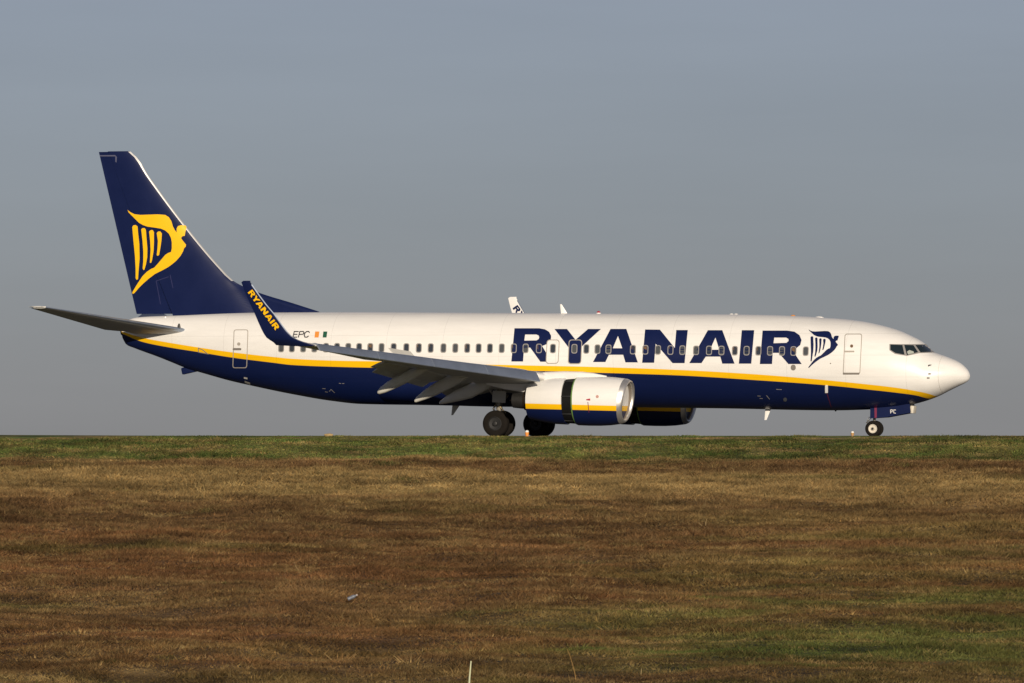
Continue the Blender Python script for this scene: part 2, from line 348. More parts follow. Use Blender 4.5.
# ------------------------------------------------------------------ grass blades over the bank (uncountable: one object)
def blades(N, dmin, dmax, margin, hmin, hmax, wmin, wmax, keep=None, name="grass"):
    d = rng.uniform(dmin, dmax, N); lat = rng.uniform(-1, 1, N) * (d * 512 / FPX + margin)
    bx = CAM.x + FWD.x * d + RIGHT.x * lat; by = CAM.y + FWD.y * d + RIGHT.y * lat
    k = by < -11.4
    if keep is not None: k &= keep(bx, by)
    bx, by = bx[k], by[k]; n = len(bx)
    # tufts: pull blades towards clump centres
    bz = ground_z(bx, by) - 0.01
    tuft = 0.5 + 0.5 * np.sin(bx * 1.9 + np.sin(by * 0.9) * 2) * np.sin(by * 1.3 + np.sin(bx * 0.7) * 2)
    h = rng.uniform(hmin, hmax, n) * (0.55 + 0.7 * tuft) * np.where(by > -21.5, 0.6, 1.0)
    h *= np.clip(1.0 + 1.3*vnoise(bx/1.6, by/2.2 + 40) + .8*vnoise(bx/.6 + 30, by/.8), .55, 2.0)
    h *= np.clip(d[k]/230, .6, 1.2) * np.where(by > -14.5, .55, 1.0)
    h *= np.where(rng.random(n) < 0.015, 1.7, 1.0)
    wd = rng.uniform(wmin, wmax, n) * np.clip(d[k]/230, .6, 1.2)
    yaw = rng.uniform(-1.2, 1.2, n) + YAW; lx = rng.normal(0.2, 1.1, n) * h; ly = rng.normal(0, 0.8, n) * h
    V = np.empty((n, 3, 3))
    V[:, 0] = np.stack([bx - np.cos(yaw)*wd/2, by - np.sin(yaw)*wd/2, bz], -1)
    V[:, 1] = np.stack([bx + np.cos(yaw)*wd/2, by + np.sin(yaw)*wd/2, bz], -1)
    V[:, 2] = np.stack([bx + lx, by + ly, bz + h], -1)
    # scattered taller tussocks
    nt_ = 4600; per = 20; td = rng.uniform(dmin, 284, nt_); tl = rng.uniform(-1, 1, nt_) * (td * 512 / FPX + margin)
    cx = CAM.x + FWD.x * td + RIGHT.x * tl; cy = CAM.y + FWD.y * td + RIGHT.y * tl
    keepc = vnoise(cx/5 + 3, cy/7) > -.12; cx, cy = cx[keepc], cy[keepc]; nt_ = len(cx)
    size = rng.uniform(.4, .95, nt_); tone = rng.lognormal(0.0, .22, nt_)
    cx, cy, size, tone = [np.repeat(v_, per) for v_ in (cx, cy, size, tone)]; n2 = len(cx)
    ox, oy = rng.normal(0, .16, n2)*size, rng.normal(0, .16, n2)*size; bx2, by2 = cx + ox, cy + oy; bz2 = ground_z(bx2, by2) - .01
    h2 = rng.uniform(.10, .22, n2)*size; w2 = rng.uniform(.018, .04, n2); yaw2 = rng.uniform(-1.2, 1.2, n2) + YAW
    lx2, ly2 = ox*.9 + rng.normal(.03, .07, n2), oy*.9 + rng.normal(0, .07, n2)
    V2 = np.empty((n2, 3, 3))
    V2[:, 0] = np.stack([bx2 - np.cos(yaw2)*w2/2, by2 - np.sin(yaw2)*w2/2, bz2], -1)
    V2[:, 1] = np.stack([bx2 + np.cos(yaw2)*w2/2, by2 + np.sin(yaw2)*w2/2, bz2], -1)
    V2[:, 2] = np.stack([bx2 + lx2, by2 + ly2, bz2 + h2], -1)
    V = np.concatenate([V, V2]); n1 = n; n = n + n2
    m = bpy.data.meshes.new(name); m.vertices.add(n*3); m.vertices.foreach_set("co", V.reshape(-1))
    m.loops.add(n*3); m.loops.foreach_set("vertex_index", np.arange(n*3, dtype=np.int32))
    m.polygons.add(n); m.polygons.foreach_set("loop_start", np.arange(0, n*3, 3, dtype=np.int32)); m.polygons.foreach_set("loop_total", np.full(n, 3, np.int32))
    a = m.attributes.new("tint", 'FLOAT_COLOR', 'FACE')
    br = rng.lognormal(0, 0.15, n); br[n1:] *= tone; hue = rng.normal(0, 0.05, n)
    colr = np.stack([br*(1+hue), br, br*(1-hue*1.2), np.ones(n)], -1).astype(np.float32)
    a.data.foreach_set("color", colr.reshape(-1))
    m.update(); m.materials.append(M_blade)
    ob = bpy.data.objects.new(name, m); COL.objects.link(ob); return ob
gr = blades(1800000, 126, 301, 19, 0.06, 0.14, 0.025, 0.06)
setp(gr, "short dry tufted grass covering the whole bank", "grass", kind="stuff")

# ------------------------------------------------------------------ the aircraft
JET = empty("passenger_jet"); setp(JET, "white passenger jet with navy belly, navy fin and yellow harp emblem, on the taxiway", "airplane")

top_px = [(970,375.6),(969.2,372.8),(965.3,367.3),(958.3,361.8),(948.5,357.4),(938.6,353.9),(932.6,351.6),(924.7,344.0),(918.8,339.8),(908.9,334.8),(899,330.5),(889.2,327.4),(879.3,324.8),(859.5,320.9),(839.8,318.7),(820,317.4),(808,316.6),(771,315.0),(734,314.4),(660,314.0),(490,312.8),(318,312.2),(247,312.6),(163,315.9),(137,317.4),(124,321.5)]
bot_px = [(970,376.6),(969.2,379.2),(965.3,382.7),(958,386.3),(948.5,391),(938.6,396),(928.7,399.9),(918.8,402.9),(909,405.3),(895,407.6),(867.5,409.6),(835.8,410.4),(720,408.4),(600,407),(485,406.2),(430,405.2),(361,404.0),(332.5,401),(291.5,394),(250.5,385.4),(230,380.7),(207.9,374.5),(185,367.6),(172.4,362.5),(159.7,357.4),(134.3,348),(126.7,344.7),(124,340)]
tp = [at(x, y, 0) for x, y in top_px]; bp_ = [at(x, y, 0) for x, y in bot_px]
f_top = pchip([p.x for p in tp], [p.z for p in tp]); f_bot = pchip([p.x for p in bp_], [p.z for p in bp_])
NOSE = float(at(970, 376, 0).x); TAIL = float(at(124, 330, 0).x)
S_W = [(0, .0), (.04, .16), (.12, .30), (.3, .50), (.6, .74), (1.0, .98), (1.5, 1.20), (2.0, 1.38), (2.6, 1.54), (3.2, 1.66), (4.2, 1.79), (5.2, 1.86), (6.2, 1.88), (24.5, 1.88), (26.5, 1.85), (28.5, 1.74), (30.5, 1.53), (32.5, 1.25), (34.5, .92), (36.0, .66), (37.2, .44), (37.9, .30), (38.4, .22)]
f_w = pchip([NOSE - s for s, _ in S_W], [v for _, v in S_W])
S_M = [(0, .50), (2, .47), (4, .50), (6.5, .53), (24, .53), (30, .55), (36, .55), (38.4, .5)]
f_m = pchip([NOSE - s for s, _ in S_M], [v for _, v in S_M])
def fus(X):
    zt, zb = float(f_top(X)), float(f_bot(X))
    return zt, zb, float(f_w(X)), zb + (zt - zb) * float(f_m(X))
def fus_y(X, z):
    zt, zb, wd, zm = fus(X)
    q = (z - zm) / ((zt - zm) if z >= zm else (zm - zb))
    return wd * math.sqrt(max(1 - q*q, 0.0))
def fus_n(X, z):
    e = 0.02
    gx = (fus_y(X+e, z) - fus_y(X-e, z)) / (2*e); gz = (fus_y(X, z+e) - fus_y(X, z-e)) / (2*e)
    gx = max(min(gx, 6), -6); gz = max(min(gz, 6), -6)
    return Vector((-gx, -1, -gz)).normalized()
def on_fus(px, py, off=0.0):
    y = -1.7; p = None
    for _ in range(40):
        p = at(px, py, y); yn = -fus_y(p.x, p.z); y += (yn - y) * 0.5
    p = at(px, py, y)
    return p + fus_n(p.x, p.z) * off

band_px = [(122,331.5,333.5),(142,337.6,341.7),(170,342.8,347.5),(197.8,347.3,351.9),(230,352.0,357.2),(274,357.0,362.8),(291.5,358.7,364.9),(342.7,360.8,367.0),(377.5,361.3,367.8),(440,363.6,369.2),(506.5,365.0,370.4),(559,366.1,371.4),(582.8,366.6,372.2),(679.3,369.9,375.4),(752.8,375.1-1.0,379.9),(820,379.6,384.7),(849,382.4,387.4),(859.5,383.5,388.6),(899,388.1,393),(917,391.2,395.6),(928.7,393.8,398.6),(938,396.4,400.5)]
bt, bb = [], []
for x, a, b_ in band_px:
    p = on_fus(x, a); q = on_fus(x, b_); bt.append((p.x, p.z)); bb.append((q.x, q.z))
f_bt = pchip([p[0] for p in bt], [p[1] for p in bt]); f_bb = pchip([p[0] for p in bb], [p[1] for p in bb])
def add_band(o, ft, fb):
    me = o.data; n = len(me.vertices); c = np.empty(n*3); me.vertices.foreach_get("co", c); c = c.reshape(-1, 3)
    a = ft(c[:, 0]); b = fb(c[:, 0]); v = (c[:, 2] - b) / np.maximum(a - b, 0.05)
    at_ = me.attributes.new("band", 'FLOAT', 'POINT'); at_.data.foreach_set("value", v.astype(np.float32))

def fus_ring(X, n=200):
    zt, zb, wd, zm = fus(X); r = []
    for k in range(n):
        a = 2*math.pi*k/n; s = math.sin(a)
        r.append(Vector((X, wd*math.cos(a), zm + ((zt-zm) if s >= 0 else (zm-zb))*s)))
    return r
RADOME_X = float(on_fus(938.5, 372).x) - 0.02
bm = bmesh.new()
Xs = sorted(set(np.concatenate([np.linspace(TAIL, -4, 140), np.linspace(-4, 13, 120), np.linspace(13, RADOME_X, 130)]).tolist()))
loft(bm, [fus_ring(X) for X in Xs], cap1=True)
o = obj("fuselage", bm, M_livery, JET); add_band(o, f_bt, f_bb); FUS = o
bm = bmesh.new()
ss = [RADOME_X + 0.012 + (NOSE - RADOME_X - 0.012) * (1 - (1 - t)**2) for t in np.linspace(0, 0.985, 40)]
loft(bm, [fus_ring(X) for X in ss])
o = obj("radome", bm, M_livery, JET); add_band(o, f_bt, f_bb)
bm = bmesh.new(); r0 = fus_ring(RADOME_X + 0.006)
cen = Vector((RADOME_X, 0, sum(p.z for p in r0)/len(r0)))
loft(bm, [[cen + (p - cen)*0.996 + Vector((dx, 0, 0)) for p in r0] for dx in (-0.012, 0.012)], cap0=False, cap1=False)
obj("radome_seam", bm, mat("radome_seam_beige", (.52, .50, .46), .5), JET)

# --- decals and fittings that follow the fuselage skin
def poly_mesh(loops, gx=8.0, gy=2.5):
    bm = bmesh.new(); es = []
    for lp in loops:
        vs_ = [bm.verts.new((x, y, 0)) for x, y in lp]
        es += [bm.edges.new((vs_[i], vs_[(i+1) % len(vs_)])) for i in range(len(vs_))]
    bmesh.ops.triangle_fill(bm, use_beauty=True, use_dissolve=False, edges=es)
    xs_ = [v.co.x for v in bm.verts]; ys_ = [v.co.y for v in bm.verts]
    for lo, hi, g_, nrm in ((min(xs_), max(xs_), gx, (1, 0, 0)), (min(ys_), max(ys_), gy, (0, 1, 0))):
        k = lo + g_
        while k < hi - 0.01:
            bmesh.ops.bisect_plane(bm, geom=bm.verts[:]+bm.edges[:]+bm.faces[:], plane_co=Vector(nrm)*k, plane_no=nrm, dist=1e-5); k += g_
    return bm
def mapped(name, loops, fn, material, parent, gx=8.0, gy=2.5, thick=0.0, bm=None):
    b2 = poly_mesh(loops, gx, gy)
    for v in b2.verts: v.co = fn(v.co.x, v.co.y)
    bmesh.ops.recalc_face_normals(b2, faces=b2.faces[:])
    fs = b2.faces[:]
    if fs and sum((f.normal.y for f in fs)) > 0: bmesh.ops.reverse_faces(b2, faces=fs)
    if thick: bmesh.ops.solidify(b2, geom=b2.faces[:], thickness=thick)
    return obj(name, b2, material, parent, recalc=False)
def join_mapped(name, polys, fn, material, parent, gx=8.0, gy=2.5):
    big = bmesh.new()
    for loops in polys:
        b2 = poly_mesh(loops, gx, gy)
        for v in b2.verts: v.co = fn(v.co.x, v.co.y)
        bmesh.ops.recalc_face_normals(b2, faces=b2.faces[:])
        if sum((f.normal.y for f in b2.faces)) > 0: bmesh.ops.reverse_faces(b2, faces=b2.faces[:])
        tmp = bpy.data.meshes.new("tmp"); b2.to_mesh(tmp); b2.free(); big.from_mesh(tmp); bpy.data.meshes.remove(tmp)
    return obj(name, big, material, parent, recalc=False)
def rrect(x0, y0, x1, y1, r, shear=0.0, n=4):
    out = []
    for cx, cy, a0 in ((x1-r, y0+r, -90), (x1-r, y1-r, 0), (x0+r, y1-r, 90), (x0+r, y0+r, 180)):
        for k in range(n+1):
            a = R(a0 + 90*k/n); x = cx + r*math.cos(a); y = cy + r*math.sin(a)
            out.append((x + shear*(y1 - y), y))
    return out
def ringstrip(name, outer, inner, fn, material, parent, step=2.0):
    o2, i2 = [], []
    for q in range(len(outer)):
        a, b, c, d = outer[q], outer[(q+1) % len(outer)], inner[q], inner[(q+1) % len(inner)]
        k = max(1, int(math.hypot(b[0]-a[0], b[1]-a[1]) / step))
        for r_ in range(k):
            t = r_ / k; o2.append((a[0]+(b[0]-a[0])*t, a[1]+(b[1]-a[1])*t)); i2.append((c[0]+(d[0]-c[0])*t, c[1]+(d[1]-c[1])*t))
    outer, inner = o2, i2
    bm = bmesh.new(); n = len(outer)
    a = [bm.verts.new(fn(*p)) for p in outer]; b = [bm.verts.new(fn(*p)) for p in inner]
    for i in range(n): bm.faces.new((a[i], a[(i+1) % n], b[(i+1) % n], b[i]))
    bmesh.ops.recalc_face_normals(bm, faces=bm.faces[:])
    if sum(f.normal.y for f in bm.faces) > 0: bmesh.ops.reverse_faces(bm, faces=bm.faces[:])
    return obj(name, bm, material, parent, recalc=False)

# lettering: traced outlines, in picture units
def c8(pts): return [(500 + x/8.533, 290 + y/8.533) for x, y in pts]
def c6(pts): return [(490 + x/5.389, 290 + y/5.389) for x, y in pts]
def c7(pts): return [(660 + x/5.389, 300 + y/5.389) for x, y in pts]
LET = [
 [c8([(124,327),(335,327),(385,336),(420,358),(437,392),(434,425),(415,452),(382,470),(360,478),(440,612),(345,612),(258,492),(206,492),(197,610),(97,610)]), c8([(215,380),(310,380),(329,388),(335,402),(331,418),(312,430),(208,432)])],
 [c8([(465,333),(572,333),(645,425),(752,333),(862,333),(690,490),(685,615),(580,615),(585,490)])],
 [c6([(650,210),(735,210),(797,390),(730,390),(718,349),(641,349),(622,388),(555,388)]), c6([(690,248),(662,314),(713,314)])],
 [c6([(836,213),(916,214),(996,312),(1004,216),(1066,216),(1049,394),(984,394),(893,290),(885,392),(820,392)])],
 [c7([(258,163),(336,163),(402,343),(336,343),(325,305),(247,305),(224,340),(158,340)]), c7([(299,203),(270,268),(320,268)])],
 [c7([(441,163),(508,163),(492,343),(425,343)])],
 [c7([(553,165),(685,165),(725,171),(752,190),(763,216),(756,243),(735,260),(712,268),(764,345),(692,345),(640,285),(608,285),(604,345),(538,345)]), c7([(616,203),(680,203),(692,210),(693,221),(681,231),(612,233)])],
]
join_mapped("airline_lettering", LET, lambda x, y: on_fus(x, y, 0.006), M_ltr, JET)
HARP = [[(52,68),(75,85),(100,97),(140,102),(200,100),(260,98),(310,102),(335,118),(352,145),(362,180),(375,205),(388,222),(388,195),(397,178),(420,172),(452,175),(455,190),(448,215),(443,245),(428,247),(420,255),(420,265),(430,278),(452,305),(450,318),(438,330),(432,350),(415,380),(385,415),(355,440),(330,458),(290,480),(240,505),(200,535),(160,570),(130,600),(100,635),(88,642),(85,632),(100,605),(125,565),(155,520),(185,490),(215,470),(235,462),(255,440),(285,405),(310,375),(330,362),(350,355),(355,330),(355,290),(350,260),(335,230),(310,208),(280,195),(235,188),(190,182),(160,172),(130,155),(105,130),(80,105),(60,85)],
 [(85,185),(92,173),(108,171),(121,180),(125,230),(133,300),(135,400),(128,480),(124,540),(115,546),(108,535),(108,470),(103,380),(93,280)],
 [(146,200),(155,192),(170,192),(178,205),(182,260),(188,330),(187,390),(178,440),(168,475),(160,478),(156,465),(160,420),(160,350),(155,280)],
 [(200,215),(212,205),(225,206),(233,220),(233,290),(230,350),(220,410),(213,430),(205,428),(207,395),(210,340),(207,280)],
 [(252,225),(262,215),(277,215),(287,230),(284,275),(278,320),(268,375),(258,382),(252,375),(257,330),(260,280)]]
def harp_fus(p):
    fx, fy = p; cx = 98 + (fx-52)*0.87 - 0.057*(fy-68); cy = 108 + (fy-68)*0.766 - 0.025*(fx-52)
    return (800 + cx/11.386, 320 + cy/11.386)
join_mapped("harp_emblem", [[[harp_fus(p) for p in lp]] for lp in HARP], lambda x, y: on_fus(x, y, 0.006), M_ltr, JET)

# registration and flag
def strokes(paths, wd):
    out = []
    for (x0, y0), (x1, y1) in paths:
        d = Vector((x1-x0, y1-y0)).normalized(); n = Vector((-d.y, d.x))*wd/2; e = d*wd*0.35
        out.append([[(x0-e.x+n.x, y0-e.y+n.y), (x1+e.x+n.x, y1+e.y+n.y), (x1+e.x-n.x, y1+e.y-n.y), (x0-e.x-n.x, y0-e.y-n.y)]])
    return out
def c3(p): return (235 + p[0]/8.54, 275 + p[1]/8.54)
def glyph(g, ox, wdt=40, top=483, bot=531, sh=12):
    G = {'E': [((0,0),(0,1)),((0,1),(.85,1)),((0,.5),(.75,.5)),((0,0),(.85,0))], 'P': [((0,0),(0,1)),((0,1),(.75,1)),((.75,1),(.95,.8)),((.95,.8),(.85,.52)),((.85,.52),(0,.48))],
         'C': [((.95,.82),(.75,1)),((.75,1),(.3,1)),((.3,1),(.02,.7)),((.02,.7),(.02,.3)),((.02,.3),(.25,0)),((.25,0),(.7,0)),((.7,0),(.92,.18))], 'I': [((.3,0),(.3,1))], '-': [((.1,.5),(.7,.5))]}[g]
    f = lambda u, v: c3((ox + u*wdt + sh*v, bot + (top-bot)*v))
    return [(f(*a), f(*b)) for a, b in G]
M_reg = mat("registration_black", (0.03, 0.03, 0.035), 0.5)
for word in ((('E', 340), ('I', 392), ('-', 425)), (('E', 495), ('P', 542), ('C', 588))):
    reg = [q for ch, ox in word for q in glyph(ch, ox)]
    join_mapped("registration_lettering", strokes(reg, 1.02), lambda x, y: on_fus(x, y, 0.006), M_reg, JET)
FL = empty("nation_flag"); FL.parent = JET
for (a, b_), mm in (((682, 722), M_orange), ((717, 757), M_white), ((752, 790), M_flaggreen)):
    lp = [c3(p) for p in ((a+3, 483), (b_-1, 483), (b_-8, 534), (a-3, 534))]
    mapped("flag_stripe", [lp], lambda x, y, k=(0.006 if mm is not M_white else 0.004): on_fus(x, y, k), mm, FL)

# doors: a panel with its seam and handle
def door(name, x0, y0, x1, y1, shear, r=2.2, sill=True, panel=None, wn=1.0):
    lp = rrect(x0, y0, x1, y1, r, shear)
    li = rrect(x0+wn*.75, y0+wn*.75, x1-wn*.75, y1-wn*.75, max(r-.5, .3), shear)
    d = mapped(name, [li], lambda x, y: on_fus(x, y, 0.012), panel or M_livery, JET, gx=3, gy=2)
    if panel is None: add_band(d, f_bt, f_bb)
    ringstrip("door_seam", lp, li, lambda x, y: on_fus(x, y, 0.016), M_seam, d)
    return d
fd = door("cabin_door", 842.9, 333.9, 860.3, 374.0, 0.048)
mapped("door_handle", [rrect(844.5, 350.8, 854.5, 352.4, .7)], lambda x, y: on_fus(x, y, 0.022), M_seam, fd, thick=0.02)
mapped("door_window", [rrect(850.2, 344.6, 853.2, 347.8, 1.4)], lambda x, y: on_fus(x, y, 0.02), M_pane3, fd)
mapped("door_sill", [rrect(843, 372.6, 859.5, 374.4, .6)], lambda x, y: on_fus(x, y, 0.02), M_seamlo, fd, thick=0.02)
rd = door("cabin_door", 232.6, 329.6, 247.2, 368.0, 0.034)
mapped("door_handle", [rrect(233, 348.0, 241.5, 350.2, .9)], lambda x, y: on_fus(x, y, 0.022), M_seamlo, rd, thick=0.02)
mapped("door_window", [rrect(237.4, 342.4, 240.6, 345.6, 1.4)], lambda x, y: on_fus(x, y, 0.02), M_seam, rd)
door("emergency_exit", 545.7, 339.7, 558.6, 363.7, 0.05, r=3.0)
door("emergency_exit", 567.9, 339.7, 581.4, 364.0, 0.04, r=3.0, panel=M_ltr)["label"] = "navy painted emergency exit"

# passenger windows
win_x = [281.2, 291.9, 303.2, 314.4, 326.0, 337.0, 348.2, 359.1, 370.2, 381.5, 393.6, 406.3, 418.8, 430.7, 443.4, 455.3, 467.2, 478.6, 489.9, 501.7, 513.7, 525.6, 538.9, 552.9, 574.4, 586.3, 597.4, 608.4, 632.9, 645.3, 657.9, 670.4, 682.3, 696, 709, 721.4, 734.8, 746.5, 758.3, 770, 781.9, 793.4, 805.7]
wy = pchip([281, 418, 500, 553, 600, 670, 806], [347.5, 348.0, 348.3, 348.6, 349.2, 350.1, 351.2])
warm = {12, 13, 16, 22, 28, 29, 31, 36, 38, 41, 8, 20}
for i, x in enumerate(win_x):
    y = float(wy(x)); off = 0.016 if 23 <= i <= 24 else 0.008
    lo = rrect(x-2.95, y-4.7, x+2.95, y+4.7, 2.0, 0.03, 3); li = rrect(x-2.15, y-3.85, x+2.15, y+3.85, 1.5, 0.03, 3)
    f = ringstrip("passenger_window", lo, li, lambda a, b_: on_fus(a, b_, off + 0.006), M_frame, JET)
    if i in warm:
        mapped("pane", [li], lambda a, b_: on_fus(a, b_, off - 0.004), M_pane, f, gx=5, gy=4)
        s = random.choice((-1, 1)); hh = random.uniform(0.5, 3.2)
        mapped("painted_sun_patch", [[(x-1.7+.2, y-3.2), (x+1.2*s+.4, y-3.4), (x+1.0*s+.4, y-3.4+hh+1.5), (x-1.6+.2, y-3.2+hh)]], lambda a, b_: on_fus(a, b_, off), M_pane3, f, gx=5, gy=4)  # orange sunlight on the cabin interior, painted as a flat warm patch
    else:
        mapped("pane", [li], lambda a, b_: on_fus(a, b_, off - 0.002), random.choice((M_pane, M_pane2, M_pane2)), f, gx=5, gy=4)

# flight deck glazing
def c7b(pts): return [(850 + x/5.94, 325 + y/5.94) for x, y in pts]
panes = [c7b([(240,117),(311,120),(324,177),(270,167),(240,148)]), c7b([(322,119),(376,121),(404,162),(338,180)]), c7b([(388,120),(449,119),(492,160),(418,163)])]
WS = empty("cockpit_glazing"); WS.parent = JET
WS = mapped("cockpit_glazing", [c7b([(234,113),(314,114),(452,114),(500,164),(412,168),(336,184),(266,172),(234,150)])], lambda x, y: on_fus(x, y, 0.006), M_frame, JET, gx=3, gy=2) if not bpy.data.objects.remove(WS) else None
for p in panes: mapped("cockpit_window", [p], lambda x, y: on_fus(x, y, 0.014), M_glass, WS, gx=3, gy=2)
mapped("cockpit_card", [c7b([(338,160),(352,150),(376,158),(380,168),(345,176)])], lambda x, y: on_fus(x, y, 0.018), mat("pale_card", (0.35, 0.38, 0.34), 0.6), WS, gx=3, gy=2)
# the same glazing on the port side
for p in [c7b([(234,113),(314,114),(452,114),(500,164),(412,168),(336,184),(266,172),(234,150)])] + panes:
    b2 = poly_mesh([p], 3, 2); off = 0.006 if p[0] == c7b([(234,113)])[0] else 0.014
    for v in b2.verts:
        q = on_fus(v.co.x, v.co.y, off); v.co = Vector((q.x, -q.y, q.z))
    obj("cockpit_glazing" if off < .01 else "cockpit_window", b2, M_frame if off < .01 else M_glass, JET if off < .01 else bpy.data.objects[-1] if False else JET)

# small fittings on the skin
def blade(name, base, tip, cb, ct, th, material, sweep=0.0, parent=JET):
    bm = bmesh.new(); b0, t0 = Vector(base), Vector(tip); rings = []
    n = Vector((0, 1, 0))
    for p, c, k in ((b0, cb, 1.0), (b0.lerp(t0, .6), cb + (ct-cb)*.6, .9), (t0, ct, .6)):
        rings.append([p + Vector((c*.5, 0, 0)), p + Vector((c*.2, 0, 0)) + n*th*k*.5, p + Vector((-c*.5, 0, 0)) + n*th*k*.1, p + Vector((-c*.5, 0, 0)) - n*th*k*.1, p + Vector((c*.2, 0, 0)) - n*th*k*.5])
    loft(bm, rings); return obj(name, bm, material, parent)
p0 = at(564.5, 313.6, 0); p1 = at(560.8, 304.2, 0)
blade("antenna", (p0.x, 0, p0.z - .03), (p1.x, 0, p1.z), 0.30, 0.07, 0.05, M_white)
p0 = at(768.5, 409.5, 0); p1 = at(765.5, 420, 0)
blade("antenna", (p0.x, 0, p0.z + .08), (p1.x, 0, p1.z), 0.26, 0.09, 0.05, M_white)
p0 = at(836, 410, 0); p9 = at(456.5, 405.5, 0); p8 = at(452.2, 415.2, 0); blade("antenna", (p9.x, 0, p9.z + .05), (p8.x, 0, p8.z), 0.36, 0.08, 0.06, M_grey2)
p0 = at(836, 410, 0); blade("antenna", (p0.x, 0, p0.z + .05), (p0.x - .02, 0, p0.z - .06), 0.12, 0.06, 0.05, M_dark)
bm = bmesh.new(); p0 = at(598.5, 313.4, 0)
revolve(bm, [(-.02, .11), (.015, .11), (.03, .085), (.07, .07), (.10, .03), (.105, .005)], p0, (0, 0, 1), 14, matf=lambda i, j: 0 if i < 2 else 1)
obj("beacon_light", bm, [M_white, M_red], JET)
for px, ww in ((731.5, .13), (736, .13), (793, .14), (819, .26)):
    bm = bmesh.new(); p0 = at(px, 315, 0); z = float(f_top(p0.x))
    revolve(bm, [(-.03, .10), (.0, .10), (.03, .07), (.045, .02)], (p0.x, 0, z), (0, 0, 1), 12)
    for v in bm.verts: v.co.x = p0.x + (v.co.x - p0.x) * ww / .13
    obj("antenna_fairing", bm, M_orange if px == 793 else M_white, JET)
# pitot probes and static ports by the radome
for px, py in ((928.5, 366.0), (928.5, 373.8)):
    bm = bmesh.new(); b0 = on_fus(px, py); n = fus_n(b0.x, b0.z)
    tube(bm, [b0 - n*.02, b0 + n*.09, b0 + n*.10 + Vector((.12, 0, 0))], [.026, .018, .010], 8); obj("pitot_probe", bm, M_dark, JET)
mapped("sensor_vane", [rrect(926.8, 377.2, 929.6, 378.8, .5)], lambda x, y: on_fus(x, y, .01), M_seamlo, JET)
mapped("service_hatch", [rrect(790.8, 364.6, 795.8, 370.4, 2.4)], lambda x, y: on_fus(x, y, .008), M_seamlo, JET)
mapped("drain_mast", [rrect(825.2, 385.2, 828.0, 392.6, .4)], lambda x, y: on_fus(x, y, .03), M_white, JET, thick=.03)
mapped("warning_stripe", [[(826.5, 393), (827.3, 393), (831.6, 407.2), (831.0, 407.2)]], lambda x, y: on_fus(x, y, .008), mat("maroon_paint", (.10, .012, .03), .5), JET)
mapped("static_port", [rrect(829.9, 362.8, 831.2, 364.0, .5)], lambda x, y: on_fus(x, y, .008), M_seamlo, JET)
mapped("tail_access_panel", [[(198.0, 347.5), (203, 349.5), (208, 353.6), (209.5, 354.6), (198.3, 352.6)], [(198.8, 348.6), (202.6, 350.2), (206.6, 353.4), (199.0, 351.9)]], lambda x, y: on_fus(x, y, .01), M_seamlo, JET, gx=3, gy=2)
for lps in ([[(244, 376.8), (247.5, 377.6), (247.5, 379.2), (244, 378.4)]], [[(244.6, 380.6), (250, 382.4), (250.4, 384.6), (245.2, 382.8)]]):
    mapped("drain_vent", lps, lambda x, y: on_fus(x, y, .012), M_lgrey, JET, gx=3, gy=2)
p0 = at(191, 370.5, 0); box_bm = bmesh.new()
box(box_bm, (p0.x, 0, p0.z + .05), (.85, .22, .30), Matrix.Rotation(R(-12), 3, 'Y'), .06); obj("tail_skid", box_bm, M_navy, JET)
bm = bmesh.new(); tz = (fus(TAIL)[0] + fus(TAIL)[1]) / 2
revolve(bm, [(-.10, .20), (.0, .24), (.12, .25), (.12, .20), (-.06, .15)], (TAIL - .0, 0, tz), (1, 0, 0), 20); obj("exhaust_outlet", bm, M_bronze, JET)
for px, py in ((165.5, 316.5), (179.2, 323.6)):
    bm = bmesh.new(); b0 = at(px, py + 4, -0.25 if px < 170 else -.9); tube(bm, [b0, b0 + Vector((0, -.02, .17))], [.07, .04], 8); obj("air_probe", bm, M_white if px < 170 else M_dark, JET)

def scuffs(name, segs, wd_=.5):
    for sg in segs: join_mapped(name, strokes([sg], wd_), lambda x, y: on_fus(x, y, .009), M_frame, JET, gx=3, gy=2)
scuffs("service_placard", [((322.6, 388.4), (325.4, 388.6)), ((325.2, 391.6), (327.6, 392.0)), ((331.0, 389.2), (334.6, 392.6)), ((329.4, 391.2), (331.0, 389.4))])
scuffs("service_placard", [((339.2, 383.2), (341.0, 383.4)), ((342.4, 383.4), (344.2, 383.4))])
scuffs("service_placard", [((757.6, 395.8), (760.4, 396.0)), ((766.6, 395.4), (769.6, 399.0)), ((759.8, 398.2), (762.6, 398.4))])
scuffs("service_placard", [((776.4, 389.2), (779.0, 389.4)), ((779.6, 389.4), (781.6, 389.4))])
mapped("drain_vent", [rrect(783.4, 397.4, 787.0, 401.4, 1.8)], lambda x, y: on_fus(x, y, .012), mat("dull_grey", (.07, .075, .085), .5), JET)
# belly fairing between the wings
bm = bmesh.new(); rings = []
for t in np.linspace(0, 1, 30):
    X = 5.6 - 11.4*t; k = math.sin(math.pi*min(max(t, .0), 1))**0.55 if 0 < t < 1 else 0
    zt, zb, wd, zm = fus(X); zc = zb + 1.0
    ring = []
    for q in range(48):
        a = 2*math.pi*q/48; c, s = math.cos(a), math.sin(a)
        ring.append(Vector((X, (1.2 + .95*k)*math.copysign(abs(c)**.75, c), zc + (.55*k if s > 0 else .86 + .16*k)*math.copysign(abs(s)**.8, s))))
    rings.append(ring)
loft(bm, rings); obj("belly_fairing", bm, M_navy, JET)

